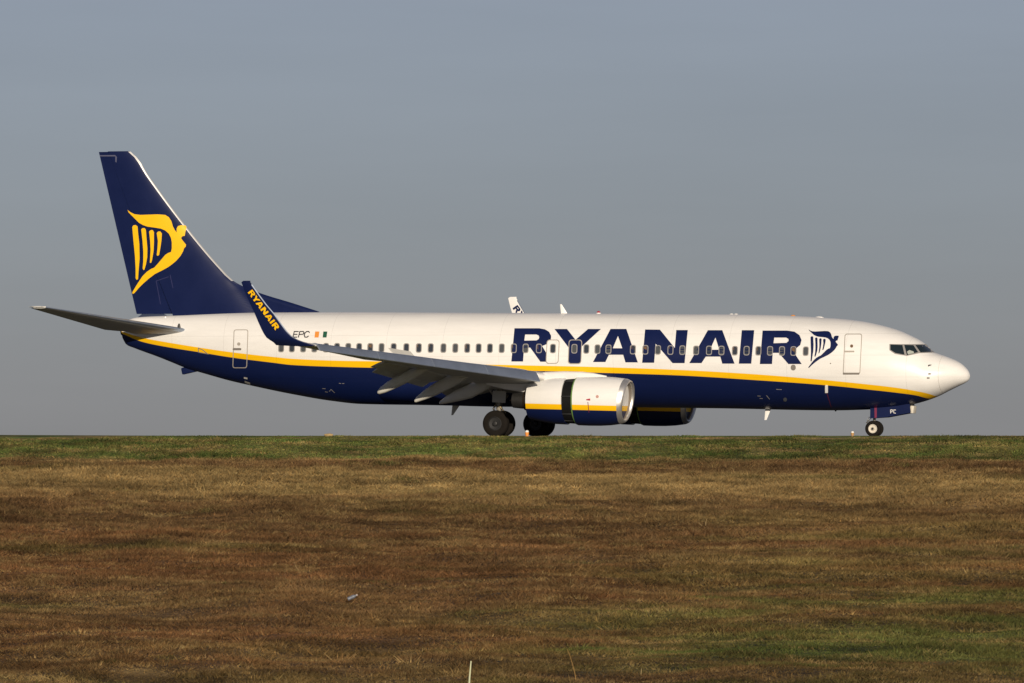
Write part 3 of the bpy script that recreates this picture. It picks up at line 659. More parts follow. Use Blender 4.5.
# --- fin
FIN_TE = [(98.8, 151.6), (137.5, 317.4)]
fin_le = [(129.6, 151.2), (132.8, 153.4), (149.5, 177.5), (185.7, 226.2), (221.8, 269.3), (233, 280.6), (242.7, 286.2), (262.1, 293.8), (291.3, 302.7), (321.5, 312.4)]
lez = pchip([at(x, y, 0).z for x, y in fin_le], [at(x, y, 0).x for x, y in fin_le])
te0, te1 = at(*FIN_TE[0], 0), at(*FIN_TE[1], 0)
tez = lambda z: te0.x + (te1.x - te0.x) * (te0.z - z) / (te0.z - te1.z)
ZTOP = at(110, 151.4, 0).z
AF = [0, .004, .015, .04, .09, .16, .26, .38, .52, .66, .76, .80, .88, 1.0]
def thick_at(c): return 5 * (.2969*math.sqrt(c) - .126*c - .3516*c*c + .2843*c**3 - .1015*c**4)
_la, _lb = at(132.8, 153.4, 0), at(230, 277.2, 0)
def fin_ref(z): return min(float(lez(z)) - tez(z), _la.x + (_lb.x - _la.x)*(_la.z - z)/(_la.z - _lb.z) - tez(z))
def fin_half(z, c):
    le, te = float(lez(z)), tez(z); ch = le - te; ref = fin_ref(z); d = c * ch - (ch - ref)      # distance aft of the fin proper's nose
    body = 0.095 * min(ref, 5.2) * thick_at(min(max(d, 0) / ref, 1)) if d > 0 else 0.0
    ridge = .11 * min(1.0, c * ch / .5) ** .6 * min(1.0, (ch - ref) / .8) * max(1 - c, 0)
    return max((body**3 + max(ridge, 0)**3) ** (1/3), 0.008)
def fin_hinge(z): return 1 - .30 * fin_ref(z) / (float(lez(z)) - tez(z))
def fin_sec(z, c0, c1, n=26):
    le, te = float(lez(z)), tez(z); cs = [c0 + (c1-c0)*(k/n)**1.4 for k in range(n+1)]
    up = [Vector((le - c*(le-te), -fin_half(z, c), z)) for c in cs]; dn = [Vector((le - c*(le-te), fin_half(z, c), z)) for c in cs]
    return up + dn[::-1]
fz = np.concatenate([np.linspace(5.15, 7.2, 24), np.linspace(7.3, ZTOP, 30)])
bm = bmesh.new(); loft(bm, [fin_sec(z, .0, fin_hinge(z) - .002) for z in fz])
FIN = obj("tail_fin", bm, M_navy, JET)
bm = bmesh.new(); loft(bm, [fin_sec(z, fin_hinge(z) + .002, 1.0, 8) for z in np.linspace(5.35, ZTOP - .02, 20)]); RUD = obj("rudder", bm, M_navy, FIN)
bm = bmesh.new(); rings = []
for z in np.linspace(at(233, 281, 0).z, ZTOP - .02, 24):
    le, te = float(lez(z)), tez(z); ch = le - te
    cs = [.085/ch*(1 - k/6) for k in range(7)]
    a = [Vector((le + .012 - c*ch, -fin_half(z, max(c, 0)) - .006, z)) for c in cs]; b = [Vector((le + .012 - c*ch, fin_half(z, c) + .006, z)) for c in cs]
    rings.append(a + b[::-1])
loft(bm, rings); obj("fin_leading_edge", bm, mat("bright_leading_edge", (0.72, .71, .69), .35, metal=.5), FIN)
def on_fin(x, y, off):
    p = at(x, y, -.2)
    for _ in range(4):
        c = (float(lez(p.z)) - p.x) / (float(lez(p.z)) - tez(p.z)); yy = -fin_half(p.z, min(max(c, 0), 1)); p = at(x, y, yy)
    return p + Vector((0, -off, 0))
join_mapped("harp_emblem", [[[(120 + x/6.83, 200 + y/6.83) for x, y in lp]] for lp in HARP], lambda x, y: on_fin(x, y, .02), M_yellow, FIN, gx=3, gy=4)
mapped("rudder_hinge_fairing", [[(99.6, 155.2), (115.2, 155.0), (117, 157), (116.6, 162.5), (115.4, 161.8), (115.4, 156.4), (99.8, 156.4)]], lambda x, y: on_fin(x, y, .012), mat("fin_seam", (.085, .09, .15), .5), FIN)
seamnavy = mat("navy_seam", (.03, .033, .11), .5)
join_mapped("panel_seam", strokes([((156.2, 281), (160.6, 304)), ((156.2, 281), (168.5, 276.8)), ((170.2, 275), (173.0, 288))], .55), lambda x, y: on_fin(x, y, .009), seamnavy, FIN)

# --- tailplanes
def af_section(le, chord, t, nrm, axis=Vector((-1, 0, 0)), c0=0.0, c1=1.0, camber=0.0, n=16):
    """airfoil ring: axis runs from the leading edge aft, nrm points up"""
    cs = [c0 + (c1-c0)*(1 - math.cos(math.pi*k/n))/2 for k in range(n+1)]
    up = [le + axis*(c*chord) + nrm*((t*thick_at(c) + camber*4*c*(1-c))*chord + .004) for c in cs]
    dn = [le + axis*(c*chord) + nrm*((-t*thick_at(c) + camber*4*c*(1-c))*chord - .004) for c in cs]
    return up + dn[::-1]
def mir(rings, s):
    return rings if s < 0 else [[Vector((p.x, -p.y, p.z)) for p in r] for r in rings]
sr = at(186.5, 330.6, -.75); st_ = at(46, 306.9, -7.05)
for s in (-1, 1):
    def sec(k, c0=0.0, c1=1.0):
        y = -.45 - 6.6*k; X = sr.x + .15 + (st_.x - sr.x - .15)*k; z = sr.z - .02 + (st_.z - sr.z)*k
        ch = 3.75 + (0.80 - 3.75)*k
        return af_section(Vector((X, y, z)), ch, .088, Vector((0, 0.14, .99)), c0=c0, c1=c1)
    ks = np.linspace(0, 1, 14)
    bm = bmesh.new(); loft(bm, mir([sec(k, 0, .72) for k in ks], s)); TP = obj("tailplane", bm, M_grey, JET)
    bm = bmesh.new(); loft(bm, mir([sec(k, .725, 1) for k in np.linspace(.08, .97, 10)], s)); obj("elevator", bm, M_grey, TP)
    bm = bmesh.new(); loft(bm, mir([[p + Vector((.0, 0, 0)) for p in af_section(Vector((st_.x - .0 - .15*q, -7.05 - .13*q, st_.z + .02*q)), 0.80 - .34*q, .088*(1 - .6*q), Vector((0, .14, .99)))] for q in (0.02, .5, .85, 1.0)], s)); obj("tailplane_tip", bm, M_white, TP)
    bm = bmesh.new(); loft(bm, mir([[q + Vector((.012, 0, 0)) for q in sec(k, 0, .045)] for k in ks], s)); obj("leading_edge", bm, M_slat, TP)

# --- wings
def w_le(e): return 3.05 - .547*(e - 5.8) - .4*min(max((6.0 - e)/.3, 0), 1) 
def w_te(e): return (-1.57 - .266*(e - 5.8)) if e > 5.8 else (-1.57 + .03*(5.8 - e))
def w_z(e): return 2.55 + .104*(e - 5.8)
def w_t(e): return .15 - .055*min(max((e - 1.5)/8, 0), 1)
NW = Vector((0, .105, .994))
def wsec(e, c0=0.0, c1=1.0, n=18, tw=1.0):
    ch = w_le(e) - w_te(e); inc = R(1.2 - 5.0*min(max((e-2)/15, 0), 1))
    ax = Vector((-math.cos(inc), 0, -math.sin(inc)))
    return af_section(Vector((w_le(e), -e, w_z(e) + .02)), ch, w_t(e)*tw, NW, ax, c0, c1, .012, n)
def w_pt(e, c, up):                                   # on the wing skin
    ch = w_le(e) - w_te(e); inc = R(1.2 - 5.0*min(max((e-2)/15, 0), 1))
    return Vector((w_le(e), -e, w_z(e) + .02)) + Vector((-math.cos(inc), 0, -math.sin(inc)))*(c*ch) + NW*((up*w_t(e)*thick_at(c) + .012*4*c*(1-c))*ch)

# winglet rib stations: height against leading and trailing edge
wl_le = [(317, 345.4), (302.9, 341.7), (293.5, 337.6), (285.4, 329.4), (276, 316), (264.3, 301.9), (252.6, 285.4), (250.4, 282.2)]
wl_te = [(275.4, 343.4), (272.5, 341.6), (266.6, 337.6), (261.9, 330), (254.3, 312.5), (246.7, 296), (242.2, 284.5), (240.8, 280.8)]
def wl_y(z):
    if z > 4.15: return -(17.56 + (z - 4.15)*.225)
    return -(17.56 - .50*((4.15 - z)/.5)**1.7)
def wl_tab(px):
    out = []
    for x, y in px:
        p = at(x, y, -17.3)
        for _ in range(6): p = at(x, y, wl_y(p.z))
        out.append((p.z, p.x))
    return pchip([a for a, _ in out], [b for _, b in out]), out
f_wle, t1_ = wl_tab(wl_le); f_wte, t2_ = wl_tab(wl_te)
WLTOP = t2_[-1][0]
def wl_half(z, c): return (.07 if z > 4.2 else .08) * thick_at(c) * (float(f_wle(z)) - float(f_wte(z)))

def winglet_map(u_dir, v_dir, P, sc, ox, oy, inner=False):
    def fn(x, y):
        u = (x - 511.3)/290.4; v = (363.6 - y)/33.0
        cx = P[0] + u*u_dir[0] + v*v_dir[0]; cy = P[1] + u*u_dir[1] + v*v_dir[1]
        px, py = ox + cx/sc, oy + cy/sc
        sg = -1 if inner else 1
        p = at(px, py, -17.6*sg)
        for _ in range(6):
            yy = wl_y(p.z); p = at(px, py, (yy - .09) if not inner else (-yy - .09))
        return p
    return fn

for s in (-1, 1):
    es = np.concatenate([np.linspace(1.2, 5.8, 12), np.linspace(6.1, 16.95, 24)])
    bm = bmesh.new()
    loft(bm, mir([wsec(e, 0.0, .74) for e in es], s)); WING = obj("wing", bm, M_grey, JET)
    # tip: wing end, blended up into the winglet
    rings = []
    rings.append(wsec(16.98, n=16))
    zs = [t1_[0][0] + .02, 3.86, 3.95, 4.05, 4.2, 4.4, 4.7, 5.1, 5.5, 5.9, 6.15, WLTOP - .06, WLTOP]
    for z in zs:
        le, te = float(f_wle(z)), float(f_wte(z)); yy = wl_y(z); dz = .02
        tang = Vector((0, wl_y(z + dz) - wl_y(z - dz), 2*dz)).normalized(); nrm = Vector((0, tang.z, -tang.y))     # towards the fuselage, up
        k = 1.0 if z < WLTOP - .03 else .75
        rings.append(af_section(Vector((le, yy, z)), (le - te)*k, .075, nrm))
    bm = bmesh.new(); n1 = 17
    half = len(rings[0])//2
    loft(bm, mir(rings, s), matf=lambda i, j: (0 if j < half - 0 else 1) if i >= 1 else 1)
    WL = obj("winglet", bm, [M_white, M_navy], WING)
    if s < 0:
        join_mapped("winglet_lettering", LET, winglet_map((240, 322), (36, -30), (106, 152), 8.54, 235, 275), M_yellow, WING, gx=20, gy=9)
    else:
        join_mapped("winglet_lettering", LET, winglet_map((250, 330), (38, -31), (106, 156), 8.533, 500, 290, True), M_ltr, WING, gx=20, gy=9)
    bm = bmesh.new(); rings = []
    for z in [3.86, 3.95, 4.1, 4.3, 4.6, 5, 5.4, 5.8, 6.2]:
        le = float(f_wle(z)); yy = wl_y(z); rings.append([Vector((le + .012, yy, z)), Vector((le - .03, yy - .030, z)), Vector((le - .06, yy, z)), Vector((le - .03, yy + .030, z))])
    loft(bm, mir(rings, s)); obj("winglet_leading_edge", bm, M_slat, WING)
    # slats, drooped
    for e0, e1 in ((6.0, 8.6), (8.63, 11.3), (11.33, 14.0), (14.03, 16.9)):
        rings = []
        for e in np.linspace(e0, e1, 6):
            k = 1.05 - .35*(e - 6)/10.7; o_ = Vector((w_le(e) + .10, -e, w_z(e) - .045))
            pr = [(-.46, .235), (-.22, .225), (-.10, .185), (-.045, .12), (.07, -.135), (.085, -.185), (.06, -.215), (.02, -.205), (-.05, -.06), (-.16, .08), (-.3, .17)]
            rings.append([o_ + Vector((a*k, 0, b*k)) for a, b in pr])
        bm = bmesh.new(); loft(bm, mir(rings, s)); obj("slat", bm, M_slat, WING, autosharp=50)
    # trailing edge: fixed aileron part, flaps lowered
    bm = bmesh.new(); loft(bm, mir([wsec(e, .745, 1.0, 10) for e in np.linspace(11.0, 16.7, 8)], s)); obj("aileron", bm, M_grey, WING)
    for e0, e1 in ((2.0, 5.2), (6.3, 10.1)):
        for nm, c, dzz, dx, defl, ch in (("flap", .79, -.07, .0, 20 if e0 > 4 else 12, .20), ("flap", .975, -.28 if e0 > 4 else -.22, -.02, 34 if e0 > 4 else 22, .10)):
            rings = []
            for e in np.linspace(e0, e1 + (.6 if c < .9 and e0 > 4 else 0), 6):
                ch_w = w_le(e) - w_te(e); p = w_pt(e, c, 0) + Vector((dx, 0, dzz*ch_w/4.2))
                ax = Vector((-math.cos(R(defl)), 0, -math.sin(R(defl))))
                rings.append(af_section(p, ch*ch_w, .13, Vector((-math.sin(R(defl)), .1, math.cos(R(defl)))), ax, n=10))
            bm = bmesh.new(); loft(bm, mir(rings, s)); obj(nm, bm, M_grey2, WING)
    # spoilers, raised after landing
    for e0, e1 in ((3.0, 4.6), (6.4, 7.75), (7.8, 9.15), (9.2, 10.6)):
        rings = []
        for e in (e0, e1):
            p = w_pt(e, .66, 1) + Vector((0, 0, .02)); dg = R(50 if e0 > 9 else 14); ax = Vector((-math.cos(dg), 0, math.sin(dg))); nn = Vector((math.sin(dg), 0, math.cos(dg)))
            L_ = .52
            rings.append([p, p + ax*L_, p + ax*L_ + nn*.02, p + nn*.05])
        bm = bmesh.new(); loft(bm, mir(rings, s)); obj("spoiler", bm, M_lgrey, WING, smooth=False)
    # flap track fairings
    for e, pts in ((8.9, [(430, 367.5, 2), (424, 369.5, 6), (410, 375.5, 11.5), (396, 382.3, 11.5), (386, 387.8, 9), (380, 391.2, 6), (378, 392.2, 3)]),
                   (6.5, [(478, 372, 2), (468, 374.5, 6), (452, 380.8, 13), (437, 388.2, 13), (425, 394.8, 9.5), (417, 399.6, 5.5), (415, 400.8, 3)]),
                   (4.3, [(500, 380, 2), (490, 384, 8), (472, 390.3, 15), (456, 395.8, 11.5), (446, 400, 7), (440.5, 402.6, 3.5), (439.5, 403, 1.5)])):
        rings = []
        for px, py, hh in pts:
            c = at(px, py, -e); hz = hh/24/2
            rings.append([c + Vector((0, .19*min(1, hz/.16)*math.copysign(abs(math.cos(a))**.8, math.cos(a)), hz*math.sin(a)*1.05)) for a in [2*math.pi*k/20 for k in range(20)]])
        bm = bmesh.new(); loft(bm, mir(rings, s)); obj("flap_track_fairing", bm, M_lgrey, WING)
    # wing root glove
    rings = []
    for e in np.linspace(1.3, 5.4, 12):
        k = (5.4 - e)/4.1
        rings.append([p + Vector((0, 0, .0)) for p in af_section(Vector((w_le(e) + .03 + .12*k, -e, w_z(e) + .05)), 2.4 + .4*k, .17, NW, Vector((-1, 0, .02)), 0, .8)])
    bm = bmesh.new(); loft(bm, mir(rings, s)); obj("wing_glove", bm, M_white, WING)

    # --- engine
    EY, EZ = 4.83*s, 1.515
    TL = R(-.4)
    def ax_pt(X): return Vector((X, EY, EZ + (X - 4.5)*math.tan(TL)))
    def nring(X, r, n=56, flat=True):
        c = ax_pt(X); out = []; lean = .13*min(max((X - (XL - 1.1))/1.1, 0), 1)
        for k in range(n):
            a = 2*math.pi*k/n; rr = r * (1 + .022*max(0, -math.sin(a)) if flat else 1)
            out.append(c + Vector((math.sin(a)*lean, math.cos(a)*rr, math.sin(a)*rr)))
        return out
    XL = float(at(634, 403, -4.0).x); XF = 4.47; XS = 3.98; XA = 2.33
    bm = bmesh.new()
    loft(bm, [nring(X, r) for X, r in ((XL - .22, .945), (XL - .7, 1.0), (XL - 1.2, 1.025), (XL - 1.7, 1.025), (XF, 1.01), (XF, .97), (XF + .25, .95))], cap0=True, cap1=True)
    ENG = obj("engine", bm, M_nacelle, JET)
    eb = lambda X: EZ - .135 + (X - 4.5)*.004; et = lambda X: EZ - .135 + .225 + (X-4.5)*.004
    ebt = [at(527, 403.4, -5.7), at(616, 405.8, -5.8)]; ebb = [at(527, 408.7, -5.7), at(616, 410.9, -5.8)]
    fb_t = lambda X: ebt[0].z + (X - ebt[0].x)*(ebt[1].z - ebt[0].z)/(ebt[1].x - ebt[0].x); fb_b = lambda X: ebb[0].z + (X - ebb[0].x)*(ebb[1].z - ebb[0].z)/(ebb[1].x - ebb[0].x)
    add_band(ENG, fb_t, fb_b)
    bm = bmesh.new()
    loft(bm, [nring(X, r) for X, r in ((XL - .225, .947), (XL - .15, .925), (XL - .07, .892), (XL - .02, .855), (XL, .82), (XL - .02, .785), (XL - .07, .762), (XL - .11, .752))], cap0=False, cap1=False)
    obj("intake_lip", bm, M_lip, ENG, recalc=False)
    bm = bmesh.new()
    loft(bm, [nring(X, r) for X, r in ((XL - .11, .752), (XL - .25, .745), (XL - .6, .77), (XL - 1.1, .785))], cap0=False, cap1=False); obj("intake_duct", bm, mat("intake_duct_grey", (.17, .145, .12), .5) if s < 0 else bpy.data.materials["intake_duct_grey"], ENG)
    bm = bmesh.new(); c = ax_pt(XL - 1.1)
    for k in range(24):
        a = 2*math.pi*k/24; rings = []
        for r in (.2, .5, .78):
            tw = R(30 + 28*r/.78); d = Vector((0, math.cos(a), math.sin(a))); tq = Vector((0, -math.sin(a), math.cos(a)))
            wv = (Vector((1, 0, 0))*math.cos(tw) + tq*math.sin(tw))*.13
            rings.append([c + d*r - wv, c + d*r + wv*0 + Vector((.012, 0, 0)), c + d*r + wv, c + d*r - Vector((.012, 0, 0))])
        loft(bm, rings)
    revolve(bm, [(-.35, .783), (-.34, .783), (-.33, .2), (.06, .2), (.2, .14), (.32, .05), (.36, .005)], c, (1, 0, 0), 28)
    obj("fan", bm, M_dark, ENG)
    bm = bmesh.new(); loft(bm, [nring(X, r) for X, r in ((XF + .1, .955), (XF - .03, .955), (XS + .08, .93), (XS - .3, .90))]); CAS = obj("cascade_ring", bm, M_black, ENG)
    bm = bmesh.new()
    loft(bm, [nring(X, r) for X, r in ((XF - .005, 1.0), (XF - .06, .985), (XF - .06, .95), (XF - .005, .95))], cap0=False, cap1=False); obj("primer_flange", bm, M_green, ENG)
    for zz in (.82, .18, -.56, -.84):
        for sy in (-1, 1):
            rr = math.sqrt(.95**2 - zz*zz); cc = ax_pt((XF + XS)/2); bm = bmesh.new()
            box(bm, cc + Vector((0, sy*rr, zz)), (XF - XS + .04, .05, .045), bev=.01); obj("slider_rail", bm, M_hub, ENG)
    bm = bmesh.new()
    loft(bm, [nring(X, r) for X, r in ((XS, .90), (XS, .985), (XS - .5, .965), (XS - 1.0, .89), (XA + .02, .765), (XA, .735), (XA + .1, .72), (XS - .9, .80))], cap0=True, cap1=True)
    SL = obj("reverser_sleeve", bm, M_nacelle, ENG); add_band(SL, fb_t, fb_b)
    bm = bmesh.new(); loft(bm, [nring(X, r, flat=False) for X, r in ((XA + .6, .60), (XA + .1, .50), (XA - .10, .44), (XA - .22, .41), (XA - .22, .38), (XA - .1, .36))]); obj("core_cowl", bm, M_bronze, ENG)
    bm = bmesh.new(); loft(bm, [nring(X, r, flat=False) for X, r in ((XA - .1, .36), (XA - .45, .34), (XA - .74, .31), (XA - .74, .29), (XA - .5, .28))]); obj("exhaust_nozzle", bm, M_dark, ENG)
    bm = bmesh.new(); loft(bm, [nring(X, r, flat=False) for X, r in ((XA - .4, .20), (XA - .7, .12), (XA - .85, .05), (XA - .9, .02))]); obj("exhaust_cone", bm, M_bronze, ENG)
    # pylon over the nacelle up to the wing
    bm = bmesh.new(); rings = []
    for X, zb_, zt_, hw in ((XL - .95, 2.50, 2.56, .05), (XL - 1.5, 2.40, 2.68, .17), (4.6, 2.3, 2.74, .21), (3.9, 2.2, 2.76, .22), (3.0, 2.0, 2.74, .21), (2.2, 1.85, 2.5, .18), (1.2, 2.0, 2.40, .10), (.4, 2.2, 2.35, .03)):
        rings.append([Vector((X, EY + hw*math.copysign(abs(math.cos(a))**.6, math.cos(a)), (zb_+zt_)/2 + (zt_-zb_)/2*math.copysign(abs(math.sin(a))**.6, math.sin(a)))) for a in [2*math.pi*k/20 for k in range(20)]])
    loft(bm, rings); obj("pylon", bm, M_white, ENG)
    bm = bmesh.new(); b0 = ax_pt(5.35) + Vector((0, -s*(-.72), .72))
    rings = []
    if s < 0:
        mk = lambda x, y, k=.012: None
        def on_nac(x, y, off=.01):
            p = at(x, y, -5.8)
            for _ in range(8):
                zc = EZ + (p.x - 4.5)*math.tan(TL); rr = 1.026 if p.x > 4.4 else .96; q = min(abs(p.z - zc), rr*.99); p = at(x, y, EY - math.sqrt(rr*rr - q*q) - off)
            return p
        mapped("latch_mark", [[(586.2, 399.2), (590.2, 398.4), (590.2, 400.6), (586.2, 400.2)]], on_nac, M_red, ENG)
        mapped("inspection_mark", [rrect(595.8, 395, 598.8, 398, 1.4)], on_nac, mat("faded_red", (.5, .28, .24), .6), ENG)
        mapped("warning_stripe", [[(587.5, 402), (588.2, 402), (590.2, 421.2), (589.5, 421.2)]], on_nac, mat('dark_red_stripe', (.20, .018, .04), .5), ENG, gx=4, gy=2)
    bm.free()

    # --- main landing gear
    G = empty("main_landing_gear", (0, 0, 0)); G.parent = JET; GX = .33
    bm = bmesh.new()
    tube(bm, [(GX, 2.86*s, .5), (GX, 2.86*s, 1.25)], .085, 14); tube(bm, [(GX, 2.86*s, 1.15), (GX + .1, 2.95*s, 2.5)], .13, 14)
    tube(bm, [(GX, 2.3*s, .565), (GX, 3.42*s, .565)], .09, 12); tube(bm, [(GX + .05, 2.86*s, 1.4), (GX + .1, 1.4*s, 2.0)], .07, 10); tube(bm, [(GX, 2.86*s, 1.5), (GX - .8, 2.9*s, 2.4)], .05, 10)
    bpy.data.objects.remove(G); G = obj("main_landing_gear", bm, M_strut, JET)
    bm = bmesh.new(); tube(bm, [(GX - .05, 2.86*s, .72), (GX + .34, 3.1*s, 1.02), (GX + .08, 3.0*s, 1.32)], .06, 8); tube(bm, [(GX - .10, 2.86*s, .8), (GX - .26, 2.9*s, 1.2), (GX - .05, 2.86*s, 1.5)], .03, 8); obj("torque_link", bm, mat("worn_brass_link", (.42, .34, .20), .4, metal=.5, noise=.3, nscale=9), G)
    bm = bmesh.new(); tube(bm, [(GX + .12, 3.02*s, 1.45), (GX + .2, 3.06*s, 1.2), (GX + .16, 3.0*s, .95), (GX + .04, 2.95*s, .8)], .018, 6); tube(bm, [(GX - .1, 3.0*s, 1.4), (GX - .16, 3.05*s, 1.1), (GX - .1, 2.98*s, .85)], .016, 6); obj("brake_hose", bm, M_dark, G)
    bm = bmesh.new(); box(bm, (GX + .05, (3.02)*s, 1.70), (.60, .05, .50), Matrix.Rotation(R(4), 3, 'Y'), .02); obj("gear_door", bm, M_grey, G)
    for yy in (2.43, 3.29):
        T = [(-.20, .30), (-.205, .40), (-.195, .50), (-.16, .545), (-.10, .562), (.0, .567), (.10, .562), (.16, .545), (.195, .50), (.205, .40), (.20, .30)]
        bm = bmesh.new(); revolve(bm, [(a, r) for a, r in T] + [(.12, .29), (-.12, .29)], (GX, yy*s, .560), (0, 1, 0), 48, closed=True); obj("tyre", bm, M_tyre, G)
        bm = bmesh.new(); sg = 1 if yy > 3 else -1
        revolve(bm, [(-.17, .295), (-.15, .30), (.15, .30), (.185, .305), (.19, .28), (.15, .26), (.13, .12), (.21, .10), (.225, .06), (.225, .01)], (GX, yy*s, .560), (0, s*sg, 0), 32); obj("wheel_rim", bm, M_hub, G)

# --- nose gear
NX = float(at(873.2, 428, -.2).x)
bm = bmesh.new(); tube(bm, [(NX, 0, .34), (NX, 0, .85)], .06, 12); tube(bm, [(NX, 0, .8), (NX + .05, 0, 1.7)], .10, 12); tube(bm, [(NX, -.32, .343), (NX, .32, .343)], .06, 12)
tube(bm, [(NX + .02, 0, .95), (NX + 1.1, 0, 1.5)], .05, 10)
NG = obj("nose_landing_gear", bm, M_strut, JET)
bm = bmesh.new(); tube(bm, [(NX - .03, 0, .42), (NX - .34, 0, .60), (NX - .04, 0, .88)], .035, 8); tube(bm, [(NX - .1, -.05, .62), (NX - .30, -.05, .70), (NX - .2, -.05, .84)], .025, 8); obj("torque_link", bm, M_steel, NG)
for yy in (-.2, .2):
    bm = bmesh.new(); revolve(bm, [(-.09, .19), (-.10, .25), (-.095, .30), (-.07, .333), (0, .343), (.07, .333), (.095, .30), (.10, .25), (.09, .19), (.05, .185), (-.05, .185)], (NX, yy, .343), (0, 1, 0), 40, closed=True); obj("tyre", bm, M_tyre, NG)
    bm = bmesh.new(); revolve(bm, [(-.06, .19), (.06, .19), (.085, .195), (.09, .175), (.06, .165), (.05, .09), (.10, .075), (.105, .03), (.105, .008)], (NX, yy, .343), (0, -1 if yy < 0 else 1, 0), 28); obj("wheel_rim", bm, M_hubw, NG)
    bm = bmesh.new(); revolve(bm, [(.0, .05), (.02, .045), (.025, .01)], (NX, yy + (-.103 if yy < 0 else .103), .343), (0, -1 if yy < 0 else 1, 0), 14); obj("wheel_cap", bm, M_hub, NG)
def ngd(yp):
    pts = [(870.4, 408.0), (880, 405.6), (909.8, 404.0), (910.8, 412.6), (884.8, 417.4), (870.2, 418.4)]
    return [[Vector((at(x, y, -.38).x, yp + dy, at(x, y, -.38).z)) for x, y in pts] for dy in (-.025, .025)]
for yp in (-.38, .38):
    bm = bmesh.new(); loft(bm, ngd(yp)); D = obj("gear_door", bm, M_navy, NG, smooth=False)
    if yp < 0:
        mapped("warning_stripe", [[(874.4, 407.0), (876.8, 406.6), (876.8, 417.6), (874.6, 418.0)]], lambda x, y: at(x, y, -.408), mat("dark_red_paint", (.16, .012, .05), .5), NG)
        dot = []
        G_ = {'P': [((0,0),(0,1)),((0,1),(.8,1)),((.8,1),(.9,.42)),((.9,.42),(0,.40))], 'C': [((.95,.95),(.1,1)),((.1,1),(.0,.1)),((0,.1),(.95,0))]}
        for ch, ox in (('P', 890.6), ('C', 893.6)):
            for a, b_ in G_[ch]: dot.append(((ox + a[0]*2.1, 413.2 - a[1]*3.4), (ox + b_[0]*2.1, 413.2 - b_[1]*3.4)))
        join_mapped("door_lettering", strokes(dot, .6), lambda x, y: at(x, y, -.410), M_white, NG)
bm = bmesh.new(); c = at(913.2, 409.5, 0); box(bm, c, (.16, .5, .32), Matrix.Rotation(R(6), 3, 'Y'), .04); obj("taxi_light", bm, M_hubw, NG)
bm = bmesh.new(); c2 = at(912, 405.6, 0); box(bm, c2, (.12, .3, .10), None, .02); obj("light_bracket", bm, M_dark, NG)

# ------------------------------------------------------------------ things on the ground
def edge_light(px, label, k, col):
    Y = -12.6; p = at(px, 434, Y); z = float(ground_z(p.x, Y))
    t = empty("edge_light", (p.x, Y, z)); t.scale = (k, k, k); setp(t, label, "marker light", "lights along the taxiway edge")
    bm = bmesh.new(); revolve(bm, [(-.02, .10), (.015, .10), (.02, .055), (.05, .05), (.055, .085), (.175, .095), (.18, .08)], (0, 0, 0), (0, 0, 1), 20); obj("lamp_body", bm, col, t)
    bm = bmesh.new(); revolve(bm, [(.178, .08), (.19, .088), (.24, .08), (.27, .05), (.278, .005)], (0, 0, 0), (0, 0, 1), 20); obj("lamp_lens", bm, mat("lamp_lens_white", (.75, .74, .70), .25), t)
edge_light(527, "orange edge light with white lens in front of the main wheels", .88, M_orange)
edge_light(852.5, "faded orange edge light with white lens just behind the nose wheel", .74, mat("faded_orange", (.42, .24, .09), .6))

def gpoint(px, py):
    for d in np.arange(128, 300, .1):
        u = (px - W/2)/FPX; p = CAM + FWD*d + RIGHT*(u*d); z = float(ground_z(p.x, p.y))
        yy = HORIZON - (z - EYE)/d*FPX
        if yy <= py: return Vector((p.x, p.y, z)), d
    return Vector((p.x, p.y, z)), d
# litter bottle
p, d = gpoint(352, 603.5)
t = empty("plastic_bottle", p); setp(t, "crumpled pale blue plastic bottle lying in the brown grass", "bottle")
ax = (RIGHT*.92 + Vector((0, 0, .42)) ).normalized(); o_ = Vector((0, 0, .16)) - ax*.12
bm = bmesh.new(); revolve(bm, [(0, .035), (.01, .048), (.06, .05), (.10, .043), (.14, .05), (.19, .045), (.22, .022), (.245, .02)], o_, ax, 18); obj("bottle_body", bm, mat("cloudy_plastic", (.14, .155, .19), .35, noise=.2, nscale=14), t)
bm = bmesh.new(); revolve(bm, [(.243, .026), (.275, .026), (.278, .02)], o_, ax, 14); obj("bottle_cap", bm, mat("pale_cap", (.36, .31, .30), .5), t)
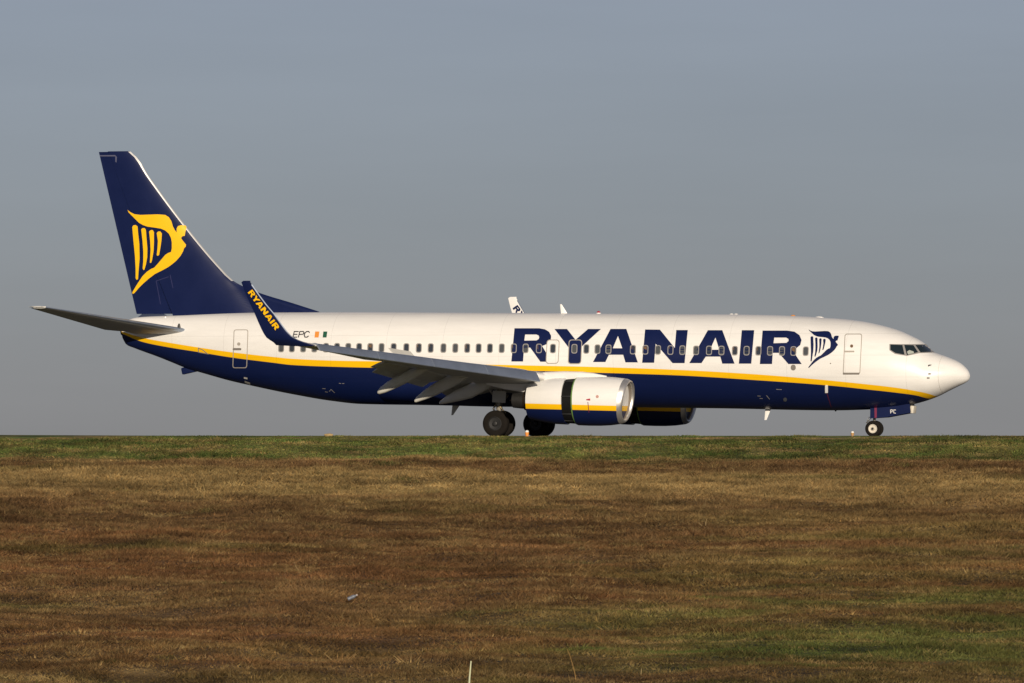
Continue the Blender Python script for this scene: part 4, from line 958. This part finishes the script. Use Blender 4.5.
# pale marker stake at the foot of the picture
p, d = gpoint(468.5, 694)
bm = bmesh.new(); tube(bm, [p + Vector((0, 0, -.15)), p + Vector((.02, 0, .3)), p + Vector((.055, 0, .68))], [.021, .020, .014], 8)
o = obj("marker_stake", bm, mat("pale_stake", (.50, .52, .33), .6, noise=.15, nscale=8)); setp(o, "thin pale green stake standing upright in the grass at the bottom", "stake")
def sprig(name, px, py, paths, col, label, rad=.012):
    p, d = gpoint(px, py); bm = bmesh.new()
    for path in paths:
        pts = [p + RIGHT*a + FWD*c + Vector((0, 0, b)) for a, b, c in path]
        tube(bm, pts, [rad*(1 - .6*i/(len(pts)-1)) for i in range(len(pts))], 6)
    o = obj(name, bm, mat(name + "_straw", col, .8, noise=.2, nscale=9)); setp(o, label, "dry stalk")
sprig("dead_grass_sprig", 705, 528, [[(0, 0, 0), (.02, .1, 0), (.03, .2, 0), (.06, .30, 0)], [(0, .02, 0), (-.07, .06, 0), (-.14, .10, 0), (-.2, .17, 0)], [(.01, .04, 0), (.03, .12, 0), (.01, .18, 0)]], (.27, .19, .085), "pale forked dead sprig on the dark brown grass below the nose section", .017)
sprig("bent_straw_stalk", 298, 571, [[(.05, 0, 0), (0, .05, 0), (-.07, .14, 0), (-.10, .26, 0)]], (.24, .16, .07), "bent pale straw stalk in brown grass below the tail section", .014)
sprig("tall_grass_stalk", 575, 680, [[(.03, -.1, 0), (0, .12, 0), (-.05, .32, 0), (-.12, .55, 0), (-.17, .66, 0)]], (.27, .16, .05), "tall leaning golden grass stalk at the foot of the bank", .010)
sprig("short_grass_stalk", 641, 676, [[(0, -.1, 0), (0, .06, 0), (.01, .16, 0)]], (.40, .30, .14), "short straight pale stalk in mixed grass at the foot of the bank", .012)
# low tan stone on the crest
p = at(329, 434.5, -12.8); z = float(ground_z(p.x, -12.8))
bm = bmesh.new(); bmesh.ops.create_icosphere(bm, subdivisions=3, radius=1)
for v in bm.verts:
    n = 1 + .12*math.sin(v.co.x*3 + 1)*math.sin(v.co.y*4) + .08*math.sin(v.co.z*5)
    v.co = Vector((p.x + v.co.x*.19*n, -12.8 + v.co.y*.14*n, z + .05 + v.co.z*.075*n))
o = obj("stone", bm, mat("tan_stone", (.50, .36, .17), .85, noise=.25, nscale=14)); setp(o, "low tan stone lying on the grassy crest under the rear fuselage", "stone")
